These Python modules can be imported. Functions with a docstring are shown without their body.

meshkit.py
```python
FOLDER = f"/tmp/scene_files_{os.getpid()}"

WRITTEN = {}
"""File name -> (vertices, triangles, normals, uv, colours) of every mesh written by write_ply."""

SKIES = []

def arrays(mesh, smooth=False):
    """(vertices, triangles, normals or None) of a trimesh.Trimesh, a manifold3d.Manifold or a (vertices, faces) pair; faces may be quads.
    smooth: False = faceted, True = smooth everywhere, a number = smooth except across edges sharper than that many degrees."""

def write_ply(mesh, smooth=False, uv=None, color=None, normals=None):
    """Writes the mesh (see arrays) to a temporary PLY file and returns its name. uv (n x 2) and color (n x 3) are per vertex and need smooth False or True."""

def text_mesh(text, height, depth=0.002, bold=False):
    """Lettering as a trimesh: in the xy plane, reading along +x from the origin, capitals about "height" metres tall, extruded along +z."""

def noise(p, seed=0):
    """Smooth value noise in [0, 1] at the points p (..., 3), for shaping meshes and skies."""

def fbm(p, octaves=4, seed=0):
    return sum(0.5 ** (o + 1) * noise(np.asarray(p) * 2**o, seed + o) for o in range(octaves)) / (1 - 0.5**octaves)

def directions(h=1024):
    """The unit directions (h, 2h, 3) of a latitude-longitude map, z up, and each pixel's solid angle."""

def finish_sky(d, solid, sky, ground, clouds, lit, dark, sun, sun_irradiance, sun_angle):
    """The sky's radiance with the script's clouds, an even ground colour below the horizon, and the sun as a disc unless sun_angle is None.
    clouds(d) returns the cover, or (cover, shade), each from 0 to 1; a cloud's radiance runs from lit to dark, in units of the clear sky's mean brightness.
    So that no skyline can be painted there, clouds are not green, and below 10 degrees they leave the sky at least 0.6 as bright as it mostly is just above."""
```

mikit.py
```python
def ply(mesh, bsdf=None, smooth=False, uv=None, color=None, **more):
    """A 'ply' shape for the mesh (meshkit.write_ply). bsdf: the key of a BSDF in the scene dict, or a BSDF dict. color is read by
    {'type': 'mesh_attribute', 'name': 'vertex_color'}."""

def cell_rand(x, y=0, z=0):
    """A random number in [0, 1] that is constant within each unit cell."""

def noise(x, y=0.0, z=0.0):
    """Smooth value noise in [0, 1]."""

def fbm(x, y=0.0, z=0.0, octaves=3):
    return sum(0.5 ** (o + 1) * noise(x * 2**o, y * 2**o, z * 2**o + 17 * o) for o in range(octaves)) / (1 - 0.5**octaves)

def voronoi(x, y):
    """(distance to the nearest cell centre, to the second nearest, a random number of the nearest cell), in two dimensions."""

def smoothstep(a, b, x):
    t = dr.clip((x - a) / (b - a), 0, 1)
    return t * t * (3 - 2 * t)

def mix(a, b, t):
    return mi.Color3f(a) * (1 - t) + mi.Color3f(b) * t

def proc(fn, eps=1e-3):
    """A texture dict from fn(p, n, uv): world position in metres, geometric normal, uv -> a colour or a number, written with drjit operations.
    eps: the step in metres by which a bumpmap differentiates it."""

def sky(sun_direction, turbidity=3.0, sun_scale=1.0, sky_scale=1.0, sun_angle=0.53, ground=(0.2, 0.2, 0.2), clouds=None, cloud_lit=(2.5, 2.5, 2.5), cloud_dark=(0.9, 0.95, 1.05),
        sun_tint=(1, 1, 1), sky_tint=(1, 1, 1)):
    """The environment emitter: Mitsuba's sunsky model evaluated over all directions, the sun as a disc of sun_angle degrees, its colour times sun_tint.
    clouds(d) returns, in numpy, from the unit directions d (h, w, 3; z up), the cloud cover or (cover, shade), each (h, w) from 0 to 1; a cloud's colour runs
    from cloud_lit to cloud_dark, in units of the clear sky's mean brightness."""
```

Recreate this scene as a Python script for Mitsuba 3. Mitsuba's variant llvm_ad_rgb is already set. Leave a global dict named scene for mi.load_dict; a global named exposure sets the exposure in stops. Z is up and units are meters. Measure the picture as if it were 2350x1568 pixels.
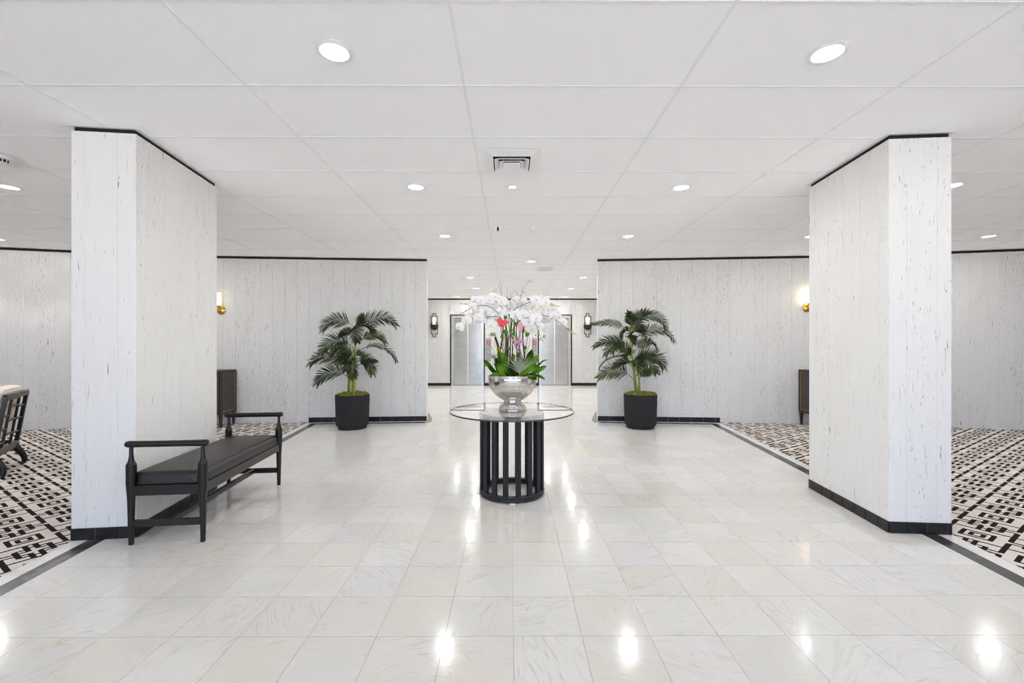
import math, random
import numpy as np, trimesh, drjit as dr, mitsuba as mi, mikit, meshkit
from shapely.geometry import Polygon, box as sbox
from shapely.ops import unary_union
from mikit import noise, fbm, voronoi, cell_rand, smoothstep, mix
import manifold3d as m3

T = mi.ScalarTransform4f
rng = np.random.default_rng(7)
random.seed(7)
scene, labels = {}, {}
H = 2.7526            # ceiling height
CAM = 1.30
PSI = 0.004
Fpx = 1000.0
# ------------------------------------------------------------------ camera, sky, exposure
scene['camera'] = {'type': 'perspective', 'fov': 2 * math.degrees(math.atan(1175 / Fpx)), 'fov_axis': 'x', 'near_clip': 0.02, 'far_clip': 200.0,
                   'principal_point_offset_y': -7 / 1568.0,
                   'to_world': T().look_at(origin=[0, 0, CAM], target=[math.sin(PSI), math.cos(PSI), CAM], up=[0, 0, 1])}
scene['sky'] = mikit.sky([0.25, 0.75, 0.75], turbidity=4.0, sun_scale=4.2, sky_scale=1.5, ground=(0.575, 0.65, 0.755),
                         clouds=lambda d: (np.full(d.shape[:2], 0.75), 0.3 * meshkit.noise(d * 4)), cloud_lit=(1.25, 1.62, 2.2), cloud_dark=(0.78, 1.04, 1.45), sky_tint=(0.66, 0.95, 1.36))
SKY_GAIN = 1.0
LAMP = 44.0
exposure = 2.23

# ------------------------------------------------------------------ helpers
RV, FV = np.array([math.cos(PSI), -math.sin(PSI), 0]), np.array([math.sin(PSI), math.cos(PSI), 0])
def ray(x, y): return FV + RV * (x - 1175) / Fpx + np.array([0, 0, 1.0]) * (791 - y) / Fpx
def at_z(x, y, z): d = ray(x, y); return np.array([0, 0, CAM]) + d * (z - CAM) / d[2]
def at_y(x, y, Y): d = ray(x, y); return np.array([0, 0, CAM]) + d * Y / d[1]
def project(p):
    q = np.asarray(p, float) - [0, 0, CAM]
    dep = q @ FV
    return 1175 + Fpx * (q @ RV) / dep, 791 - Fpx * q[2] / dep, dep

used = {}
def key_for(name):
    n = used.get(name, 0); used[name] = n + 1
    return name if n == 0 else f'{name}_{n:03d}'
def put(name, mesh, bsdf, smooth=False, parent=None, **more):
    k = key_for(f'{parent}__{name}' if parent else name)
    scene[k] = mikit.ply(mesh, bsdf, smooth, **more) if not isinstance(mesh, dict) else mesh
    return k
def put_shape(name, shape, parent=None):
    k = key_for(f'{parent}__{name}' if parent else name)
    scene[k] = shape
    return k
def thing(name, label=None, category=None, group=None, kind=None):
    k = key_for(name); d = {}
    if label: d['label'] = label
    if category: d['category'] = category
    if group: d['group'] = group
    if kind: d['kind'] = kind
    labels[k] = d
    return k
def structure(name): return thing(name, kind='structure')
def say(key, **d): labels.setdefault(key, {}).update(d)
def cat(ms):
    ms = [m for m in ms if m is not None]
    return trimesh.util.concatenate(ms)
def bx(x0, x1, y0, y1, z0, z1):
    m = trimesh.creation.box(extents=[x1 - x0, y1 - y0, z1 - z0]); m.apply_translation([(x0 + x1) / 2, (y0 + y1) / 2, (z0 + z1) / 2]); return m
def cham(lx, ly, lz, c=0.003, center=(0, 0, 0)):
    """box with chamfered edges"""
    pts = []
    for sx in (-1, 1):
        for sy in (-1, 1):
            for sz in (-1, 1):
                a = np.array([sx * lx / 2, sy * ly / 2, sz * lz / 2])
                for k in range(3):
                    q = a - np.sign(a) * c; q[k] = a[k]; pts.append(q)
    m = trimesh.convex.convex_hull(np.array(pts)); m.apply_translation(center); return m
def rbox(lx, ly, lz, r, center=(0, 0, 0), seg=12):
    s = m3.Manifold.sphere(r, seg); parts = []
    for sx in (-1, 1):
        for sy in (-1, 1):
            for sz in (-1, 1):
                parts.append(s.translate([sx * (lx / 2 - r), sy * (ly / 2 - r), sz * (lz / 2 - r)]))
    h = m3.Manifold.batch_hull(parts).to_mesh()
    m = trimesh.Trimesh(h.vert_properties[:, :3], h.tri_verts); m.apply_translation(center); return m
def beam(a, b, w, h, up=(0, 0, 1), c=0.003):
    """chamfered bar from a to b, w across, h along up"""
    a, b = np.asarray(a, float), np.asarray(b, float); d = b - a; L = np.linalg.norm(d); d /= L
    s = np.cross(up, d); s /= np.linalg.norm(s); u = np.cross(d, s)
    m = cham(L, w, h, c); M = np.eye(4); M[:3, 0], M[:3, 1], M[:3, 2], M[:3, 3] = d, s, u, (a + b) / 2
    m.apply_transform(M); return m
def tube(P, r, n=8, cap=True):
    P = np.asarray(P, float); r = np.broadcast_to(np.asarray(r, float), (len(P),))
    t = np.gradient(P, axis=0); t /= np.linalg.norm(t, axis=1, keepdims=True) + 1e-12
    ref = np.array([0.13, 0.31, 0.94]) if abs(t[0] @ [0.13, 0.31, 0.94]) < 0.9 else np.array([1.0, 0, 0])
    a = np.cross(t[0], ref); a /= np.linalg.norm(a); A = []
    for k in range(len(P)):
        a = a - t[k] * (a @ t[k]); a /= np.linalg.norm(a) + 1e-12; A.append(a)
    A = np.array(A); B = np.cross(t, A); ang = np.arange(n) * 2 * np.pi / n
    V = (P[:, None] + r[:, None, None] * (np.cos(ang)[None, :, None] * A[:, None] + np.sin(ang)[None, :, None] * B[:, None])).reshape(-1, 3)
    F = []
    for i in range(len(P) - 1):
        for j in range(n):
            q = [i * n + j, i * n + (j + 1) % n, (i + 1) * n + (j + 1) % n, (i + 1) * n + j]
            F += [[q[0], q[1], q[2]], [q[0], q[2], q[3]]]
    if cap:
        V = np.vstack([V, P[:1], P[-1:]]); c0, c1 = len(V) - 2, len(V) - 1
        for j in range(n):
            F.append([c0, (j + 1) % n, j]); F.append([c1, (len(P) - 1) * n + j, (len(P) - 1) * n + (j + 1) % n])
    return trimesh.Trimesh(V, F, process=False)
def spline(P, n=24):
    P = np.asarray(P, float)
    if len(P) < 3: return P[0] + (P[-1] - P[0]) * np.linspace(0, 1, n)[:, None]
    from scipy.interpolate import CubicSpline
    s = np.r_[0, np.cumsum(np.linalg.norm(np.diff(P, axis=0), axis=1))]
    return CubicSpline(s, P)(np.linspace(0, s[-1], n))
def lathe(profile, n=48, center=(0, 0, 0)):
    """profile [(r, z)...] bottom-up outside; r may be 0 at the ends"""
    p = np.asarray(profile, float); ang = np.arange(n) * 2 * np.pi / n; V, F = [], []
    for (r, z) in p: V += [[r * math.cos(a), r * math.sin(a), z] for a in ang]
    for i in range(len(p) - 1):
        for j in range(n):
            q = [i * n + j, i * n + (j + 1) % n, (i + 1) * n + (j + 1) % n, (i + 1) * n + j]
            F += [[q[0], q[1], q[2]], [q[0], q[2], q[3]]]
    m = trimesh.Trimesh(np.array(V), F, process=False); m.apply_translation(center); return m
def disc(r, n=40, center=(0, 0, 0), up=True):
    ang = np.arange(n) * 2 * np.pi / n
    V = np.vstack([[0, 0, 0], np.stack([r * np.cos(ang), r * np.sin(ang), ang * 0], 1)])
    F = [[0, 1 + j, 1 + (j + 1) % n] if up else [0, 1 + (j + 1) % n, 1 + j] for j in range(n)]
    m = trimesh.Trimesh(V, F, process=False); m.apply_translation(center); return m
def ext(poly, z0, z1):
    ms = []
    for g in getattr(poly, 'geoms', [poly]):
        if g.geom_type != 'Polygon' or g.area < 1e-5: continue
        m = trimesh.creation.extrude_polygon(g, z1 - z0, engine='earcut'); m.apply_translation([0, 0, z0]); ms.append(m)
    return cat(ms) if ms else None
def Mat(origin, xdir, zdir=(0, 0, 1)):
    x = np.asarray(xdir, float); x /= np.linalg.norm(x); z = np.asarray(zdir, float); y = np.cross(z, x); y /= np.linalg.norm(y); z = np.cross(x, y)
    M = np.eye(4); M[:3, 0], M[:3, 1], M[:3, 2], M[:3, 3] = x, y, z, origin; return M
def xf(m, M): m = m.copy(); m.apply_transform(M); return m

# ------------------------------------------------------------------ materials
def rgb(*c): return {'type': 'rgb', 'value': list(c)}
def srgb(*c): return [((v / 255 + 0.055) / 1.055) ** 2.4 if v > 10 else v / 255 / 12.92 for v in c]
def prin(color, rough=0.5, spec=0.5, metallic=0.0, two=True, **kw):
    d = {'type': 'principled', 'base_color': color if isinstance(color, dict) else rgb(*color), 'roughness': rough, 'specular': spec, **kw}
    if metallic: d['metallic'] = metallic
    return {'type': 'twosided', 'bsdf': d} if two else d

def peck(p, n, uv):
    u = p.x * (-n.y) + p.y * n.x + 3.1 * n.x
    v = p.z
    far = smoothstep(4.5, 6.5, p.y)                                   # the boards of the back walls are more closely pecked than the pillars'
    uu = u + 0.006 * (noise(u * 14, v * 9) - 0.5)
    dens = smoothstep(0.46, 0.80, noise(u * 5.7, v * 0.4, 3.3)) * (0.25 + 0.75 * far)
    jit = noise(u * 150, v * 60) - 0.5
    d1, _, r1 = voronoi(uu * 95 + 0.5 * jit, v * 26 + 0.9 * (noise(u * 60, v * 80, 5) - 0.5))
    h1 = smoothstep(0.0, 0.12, (0.10 + 0.25 * r1) - d1) * dr.select(cell_rand(dr.floor(r1 * 9999)) < 0.010 + 0.62 * dens + 0.03 * far, mi.Float(1), mi.Float(0))
    d2, _, r2 = voronoi(uu * 64 + 3.7 + 0.6 * (noise(u * 70, v * 24) - 0.5), v * 3.9 + 9)
    q2 = cell_rand(dr.floor(r2 * 9999), 4)
    h2 = smoothstep(0.0, 0.10, (0.09 + 0.14 * r2) - d2) * dr.select(q2 < 0.050 + 0.12 * dens + 0.04 * far, mi.Float(1), mi.Float(0)) * smoothstep(0.25, 0.5, noise(u * 60, v * 30))
    d3, _, r3 = voronoi(uu * 74 + 7.7 + 1.3 * (noise(u * 30, v * 13, 6) - 0.5), v * 2.6 + 2)
    q3 = cell_rand(dr.floor(r3 * 9999), 7)
    h3 = smoothstep(0.0, 0.16, (0.12 + 0.12 * r3) - d3) * dr.select(q3 < 0.17 + 0.06 * dens, mi.Float(1), mi.Float(0)) * (0.35 + 0.65 * smoothstep(0.3, 0.6, noise(u * 90, v * 14, 8)))
    tone = noise(u * 23, v * 6, 11)
    base = mix([0.79, 0.783, 0.772], [0.755, 0.747, 0.732], noise(u * 3, v * 1.2) * 0.6 + 0.4 * noise(u * 60, v * 3))
    dark = mix([0.045, 0.042, 0.04], [0.40, 0.36, 0.28], smoothstep(0.35, 0.7, tone))
    w = dr.minimum(h1 * 0.58 + h2 * 0.85 + h3 * 0.45, 0.9)
    return mix(base, dark, w)
scene['mat_plank'] = prin(mikit.proc(peck), 0.55, 0.3)
scene['mat_black_board'] = prin(srgb(22, 21, 24), 0.38, 0.4)
scene['mat_black_trim'] = prin(srgb(24, 21, 21), 0.5, 0.3)
def ceil_fn(p, n, uv):
    return mix([0.93, 0.93, 0.93], [0.905, 0.905, 0.905], noise(p.x * 140, p.y * 140) * 0.5 + 0.5 * noise(p.x * 1.3, p.y * 1.3))
scene['mat_ceiling'] = prin(mikit.proc(ceil_fn), 0.9, 0.2)
scene['mat_tee'] = prin((0.84, 0.84, 0.84), 0.6, 0.3)
scene['mat_white_metal'] = prin((0.84, 0.84, 0.84), 0.5, 0.4)
scene['mat_dark_void'] = prin((0.03, 0.03, 0.03), 0.8, 0.2)
TX0, TY0, TSX, TSY = 0.0142, 1.941, 0.3048, 0.3069
def marble(p, n, uv):
    i, j = dr.floor((p.x - TX0) / TSX), dr.floor((p.y - TY0) / TSY)
    a = cell_rand(i, j, 1); b = cell_rand(i, j, 2); c = cell_rand(i, j, 3); e = cell_rand(i, j, 4)
    ang = a * 6.2831
    cs, sn = dr.cos(ang), dr.sin(ang)
    lx, ly = p.x * cs - p.y * sn + 31 * b, p.x * sn + p.y * cs + 17 * c
    warp = fbm(lx * 5, ly * 9, b * 9, 3) - 0.5
    streak = fbm(lx * 11 + 2 * warp, ly * 95 + 14 * warp, 1.0, 3)
    vein = dr.exp(-dr.square((noise(lx * 3.0 + warp * 1.6, ly * 6.5 + warp * 3, 4.0) - 0.5) * 60))
    spk = smoothstep(0.60, 0.78, fbm(lx * 13, ly * 130 + 12 * warp, 7.0, 3)) * smoothstep(0.45, 0.7, noise(lx * 6, ly * 6, 2.0))
    base = mix([0.575, 0.565, 0.545], [0.625, 0.618, 0.605], b)
    base = mix(base, [0.60, 0.585, 0.595], smoothstep(0.8, 0.95, e) * 0.8)
    warm = smoothstep(0.66, 0.97, c) * (0.35 + 0.55 * noise(lx * 4, ly * 4, 6.0))
    base = mix(base, [0.575, 0.515, 0.44], warm * 0.5)
    pat = smoothstep(0.42, 0.75, noise(lx * 3.1 + 4, ly * 3.1, 12.0)) * smoothstep(0.15, 0.6, cell_rand(i, j, 5))
    base = mix(base, [0.60, 0.535, 0.455], pat * 0.32)
    base = mix(base, [0.48, 0.475, 0.47], smoothstep(0.52, 0.78, streak) * (0.10 + 0.40 * e))
    base = mix(base, [0.36, 0.34, 0.32], spk * 0.42 * smoothstep(0.3, 0.8, a))
    base = mix(base, mix([0.45, 0.43, 0.41], [0.52, 0.42, 0.28], smoothstep(0.4, 0.6, noise(lx * 2, ly * 2, 3.0))), vein * smoothstep(0.62, 0.88, noise(lx * 3, ly * 3, 9.0)) * 0.55)
    return base
scene['mat_marble'] = prin(mikit.proc(marble), 0.115, 0.5)
scene['mat_grout'] = prin((0.40, 0.385, 0.37), 0.7, 0.3)
def blackstone(p, n, uv):
    return mix([0.040, 0.038, 0.040], [0.13, 0.125, 0.12], smoothstep(0.55, 0.75, fbm(p.x * 9, p.y * 9, 0.0, 4)))
scene['mat_black_stone'] = prin(mikit.proc(blackstone), 0.18, 0.5)
def whitestone(p, n, uv):
    return mix([0.66, 0.655, 0.645], [0.57, 0.565, 0.56], smoothstep(0.5, 0.75, fbm(p.x * 8, p.y * 14, 2.0, 3)))
scene['mat_white_stone'] = prin(mikit.proc(whitestone), 0.18, 0.5)
scene['mat_taupe_stone'] = prin(srgb(140, 131, 118), 0.3, 0.4)
th = math.radians(57.5)
def carpet(p, n, uv):
    x = -dr.abs(p.x)
    t = x * math.cos(th) + p.y * math.sin(th) - 0.863 + dr.select(p.x > 0, mi.Float(-0.07), mi.Float(0.0))
    s = x * math.sin(th) - p.y * math.cos(th)
    PT, PS = 0.297, 0.537
    col = dr.floor(t / PT); tt = t - col * PT               # 0..PT from spine
    odd = col - 2 * dr.floor(col / 2)
    sr = s + 4.272 + 0.5 * PS * (odd + 1.0)
    k = dr.floor(sr / PS + 0.5); sr = sr - k * PS           # rect centre at 0
    c = dr.abs(tt - PT / 2)                                 # mirrored from the column centre
    sg = tt - PT / 2
    def R(a, a0, a1, b, b0, b1): return (a > a0) & (a < a1) & (b > b0) & (b < b1)
    lw = 0.0084
    # spine
    s2 = sr / (PS / 2); s2 = (s2 - dr.floor(s2 + 0.5)) * (PS / 2)   # gaps at rect/H centres
    dsp = PT / 2 - c
    on = (dsp < 0.0135) & (dr.abs(s2) > 0.019)
    # rect
    on |= (dr.abs(sr) < 0.068) & (c > 0.058) & (c < 0.084)
    on |= (dr.abs(dr.abs(sr) - 0.064) < lw) & (c < 0.083)
    on |= (dr.abs(sr) < 0.036) & (c > 0.016) & (c < 0.040)
    on |= (dr.abs(dr.abs(sr) - 0.032) < lw) & (c < 0.039)
    # full lines
    on |= dr.abs(dr.abs(sr) - 0.134) < lw
    # H motif, centred at half a period
    h = dr.select(sr > 0, sr - PS / 2, sr + PS / 2)
    sq = dr.select(sg < 0, h, -h) 
    hh = h
    left = sg < 0
    on |= left & R(c, 0.009, 0.035, hh, -0.138, -0.010)
    on |= left & R(c, 0.064, 0.091, hh, -0.060, 0.080)
    on |= left & R(c, 0.011, 0.038, hh, 0.033, 0.138)
    on |= ~left & R(c, 0.011, 0.038, hh, -0.138, -0.035)
    on |= ~left & R(c, 0.064, 0.091, hh, -0.080, 0.060)
    on |= ~left & R(c, 0.009, 0.035, hh, 0.012, 0.138)
    on |= (dr.abs(dr.abs(hh) - 0.021) < lw) & (c > 0.078)
    on |= left & (c > 0.02) & (c < 0.08) & ((dr.abs(hh + 0.056) < lw) | (dr.abs(hh + 0.014) < lw) | (dr.abs(hh - 0.037) < lw) | (dr.abs(hh - 0.077) < lw))
    on |= ~left & (c > 0.02) & (c < 0.08) & ((dr.abs(hh - 0.056) < lw) | (dr.abs(hh - 0.014) < lw) | (dr.abs(hh + 0.037) < lw) | (dr.abs(hh + 0.077) < lw))
    on |= (c < 0.025) & (dr.abs(dr.abs(hh) - 0.08) < lw)
    g = noise(p.x * 400, p.y * 400)
    light = mix([0.60, 0.545, 0.505], [0.66, 0.605, 0.56], g)
    dark = mix([0.013, 0.009, 0.007], [0.022, 0.017, 0.014], g)
    return dr.select(on, dark, light)
scene['mat_carpet'] = prin(mikit.proc(carpet), 0.95, 0.1)
def steel_fn(p, n, uv):
    f = fbm(p.x * 3, p.z * 160, 0.0, 3) * 0.6 + 0.4 * fbm(p.x * 2.5, p.z * 9, 5.0, 3)
    return mix([0.50, 0.495, 0.485], [0.74, 0.735, 0.725], f)
scene['mat_steel'] = prin(mikit.proc(steel_fn), 0.22, 0.5, metallic=1.0)
scene['mat_steel_trim'] = prin((0.74, 0.73, 0.71), 0.32, 0.5, metallic=1.0)
scene['mat_panel_grey'] = prin((0.36, 0.36, 0.37), 0.4, 0.5, metallic=0.5)
scene['mat_chrome'] = prin((0.74, 0.71, 0.68), 0.06, 0.5, metallic=1.0)
scene['mat_brass'] = prin((0.80, 0.52, 0.12), 0.22, 0.5, metallic=1.0)
scene['mat_bronze'] = prin(srgb(62, 48, 36), 0.4, 0.5, metallic=0.4)
scene['mat_lacquer'] = prin((0.006, 0.0055, 0.006), 0.22, 0.45)
scene['mat_bench_wood'] = prin((0.010, 0.008, 0.0075), 0.34, 0.45)
def leather_fn(p, n, uv): return mix([0.008, 0.0075, 0.0075], [0.013, 0.012, 0.012], noise(p.x * 90, p.y * 90, p.z * 90))
def leather_bump(p, n, uv): return 0.5 * noise(p.x * 140, p.y * 140, p.z * 140) + 2.0 * smoothstep(0.55, 0.8, noise(p.x * 5, p.y * 26, 1.0)) * smoothstep(3.2, 3.8, p.y)
scene['mat_leather'] = {'type': 'twosided', 'bsdf': {'type': 'bumpmap', 'arbitrary': mikit.proc(leather_bump, 2e-3), 'scale': 0.0012, 'bsdf': prin(mikit.proc(leather_fn), 0.38, 0.5, two=False)}}
scene['mat_rattan'] = prin((0.012, 0.012, 0.015), 0.38, 0.4)
scene['mat_pot'] = prin(srgb(40, 40, 43), 0.62, 0.3)
scene['mat_cream_fabric'] = prin(srgb(226, 217, 205), 0.9, 0.1)
def cabinet_fn(p, n, uv): return mix([0.040, 0.036, 0.035], [0.065, 0.058, 0.055], fbm(p.y * 10, p.z * 120, p.x * 10, 2))
scene['mat_cabinet'] = prin(mikit.proc(cabinet_fn), 0.4, 0.4)
scene['mat_cabinet_frame'] = prin(srgb(62, 52, 45), 0.45, 0.4)
scene['mat_gold'] = prin(srgb(196, 140, 50), 0.4, 0.5, metallic=0.5)
def moss_fn(p, n, uv): return mix([0.05, 0.055, 0.012], [0.24, 0.22, 0.045], smoothstep(0.3, 0.7, fbm(p.x * 70, p.y * 70, p.z * 70, 3)))
scene['mat_moss'] = prin(mikit.proc(moss_fn), 0.9, 0.1)
def frond_fn(p, n, uv): return mix([0.024, 0.038, 0.020], [0.075, 0.098, 0.038], smoothstep(0.35, 0.7, noise(p.x * 9, p.y * 9, p.z * 9)))
scene['mat_frond'] = {'type': 'principledthin', 'base_color': mikit.proc(frond_fn), 'roughness': 0.5, 'diff_trans': 0.35, 'eta': 1.4}
def cane_fn(p, n, uv): return mix([0.36, 0.38, 0.05], [0.15, 0.22, 0.035], smoothstep(0.4, 0.7, noise(p.x * 30, p.y * 30, p.z * 3)))
scene['mat_cane'] = prin(mikit.proc(cane_fn), 0.5, 0.4)
scene['mat_petal'] = {'type': 'principledthin', 'base_color': rgb(0.90, 0.895, 0.91), 'roughness': 0.6, 'diff_trans': 0.5, 'eta': 1.3}
scene['mat_lip'] = prin((0.74, 0.62, 0.22), 0.6, 0.3)
scene['mat_bud'] = prin((0.42, 0.50, 0.16), 0.6, 0.3)
scene['mat_spike'] = prin((0.10, 0.10, 0.035), 0.6, 0.3)
scene['mat_twig'] = prin((0.075, 0.05, 0.035), 0.7, 0.2)
scene['mat_grey_twig'] = prin((0.17, 0.15, 0.13), 0.7, 0.2)
def leaf_fn(p, n, uv): return mix([0.018, 0.060, 0.008], [0.13, 0.26, 0.025], smoothstep(0.25, 0.75, noise(p.x * 13, p.y * 13, p.z * 13)))
scene['mat_leaf'] = {'type': 'principledthin', 'base_color': mikit.proc(leaf_fn), 'roughness': 0.35, 'diff_trans': 0.3, 'eta': 1.45}
scene['mat_dark_leaf'] = {'type': 'principledthin', 'base_color': rgb(0.020, 0.055, 0.012), 'roughness': 0.4, 'diff_trans': 0.2, 'eta': 1.45}
scene['mat_airplant'] = {'type': 'principledthin', 'base_color': rgb(0.34, 0.40, 0.27), 'roughness': 0.8, 'diff_trans': 0.4, 'eta': 1.3}
scene['mat_pinkplant'] = {'type': 'principledthin', 'base_color': rgb(0.66, 0.36, 0.60), 'roughness': 0.7, 'diff_trans': 0.5, 'eta': 1.3}
def red_fn(p, n, uv): return mix([0.62, 0.015, 0.02], [0.85, 0.55, 0.55], smoothstep(0.70, 0.80, noise(p.x * 330, p.y * 330, p.z * 330)))
scene['mat_red'] = prin(mikit.proc(red_fn), 0.4, 0.5)
def pink_fn(p, n, uv): return mix([0.70, 0.20, 0.30], [0.86, 0.60, 0.66], smoothstep(0.5, 0.65, noise(p.x * 330, p.y * 330, p.z * 330)))
scene['mat_pink'] = prin(mikit.proc(pink_fn), 0.5, 0.4)
scene['mat_green_pom'] = prin((0.09, 0.26, 0.025), 0.7, 0.2)
scene['mat_yellow_flower'] = prin((0.72, 0.46, 0.03), 0.6, 0.3)
scene['mat_grey_moss'] = prin((0.26, 0.24, 0.22), 0.9, 0.1)
scene['mat_glass_sheet'] = {'type': 'thindielectric', 'int_ior': 1.5}
scene['mat_top_plate'] = prin((0.36, 0.39, 0.35), 0.5, 0.3)
scene['mat_glass_edge'] = prin((0.035, 0.06, 0.055), 0.12, 0.5)
scene['mat_shade'] = prin((0.9, 0.86, 0.78), 0.6, 0.3)
scene['mat_sign_red'] = prin((0.55, 0.05, 0.05), 0.5, 0.3)
scene['mat_white'] = prin((0.8, 0.8, 0.8), 0.5, 0.3)
scene['mat_black_plastic'] = prin((0.02, 0.02, 0.02), 0.3, 0.5)

# ------------------------------------------------------------------ the plan
# strips: inner edges of the black stone border
def Lx(y): return -2.38 - 0.1109 * y
def Rx(y): return 2.493 + 0.111 * y
YB = -4.6
WL = [(-1.42, 7.42), (-5.3, 7.133), (-10.5, 5.78)]
WR = [(1.49, 7.42), (5.6, 7.05), (10.5, 5.97)]
YF = 13.78
# ------------------------------------------------------------------ floor
fl = structure('floor')
put('screed', bx(-11, 11, YB - 0.2, YF + 0.3, -0.2, -0.0030), 'mat_grout', parent=fl)
def wall_y(W, x):
    xs = [p[0] for p in W]; ys = [p[1] for p in W]; o = np.argsort(xs); return float(np.interp(x, np.array(xs)[o], np.array(ys)[o]))
lc = (Lx(7.11), 7.105); rc = (Rx(7.06), 7.065)
hall = Polygon([(Lx(YB), YB), lc, (-1.42, 7.232), (-1.42, 7.75), (1.49, 7.75), (1.49, 7.232), rc, (Rx(YB), YB)])
lobby = sbox(-6, 7.70, 6, YF)
inl = Polygon([tuple(at_z(960 + a / 28.5, 930 + b / 28.5, 0)[:2]) for a, b in [(530, 1150), (790, 1130), (870, 1040), (910, 980), (850, 770), (700, 540), (530, 380)]] + [(-1.72, 8.6), (-1.72, 7.47), (-1.42, 7.40)])
inr = Polygon([tuple(at_z(1340 + a / 28.5, 930 + b / 28.5, 0)[:2]) for a, b in [(890, 1140), (660, 1140), (505, 985), (580, 780), (670, 600), (780, 430), (880, 330)]] + [(1.78, 8.6), (1.78, 7.47), (1.49, 7.40)])
inl, inr = inl.buffer(0), inr.buffer(0)
tilearea = unary_union([hall, lobby]).difference(unary_union([inl, inr]))
cells = []
for i in range(-21, 21):
    for j in range(-23, 40):
        x0, y0 = TX0 + i * TSX, TY0 + j * TSY
        q = sbox(x0 + 0.0008, y0 + 0.0008, x0 + TSX - 0.0008, y0 + TSY - 0.0008)
        if not q.intersects(tilearea): continue
        q = q.intersection(tilearea)
        if q.area < 2e-4: continue
        cx, cy = q.centroid.x, q.centroid.y
        vis = 0.0
        if cy > 0.3:
            px, py, dep = project([cx, cy, 0])
            if -60 < px < 2410 and py < 1640: vis = q.area * CAM / dep ** 3
        cells.append((vis, q))
cells.sort(key=lambda c: -c[0])
for v, q in cells[:296]:
    if v > 0: put('tile', ext(q, -0.010, 0.0), 'mat_marble', parent=fl)
rest = [ext(q, -0.010, 0.0) for v, q in cells[296:]] + [ext(q, -0.010, 0.0) for v, q in cells[:296] if v <= 0]
k = put('tile_field', cat(rest), 'mat_marble', parent=fl); say(k, kind='stuff')
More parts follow.
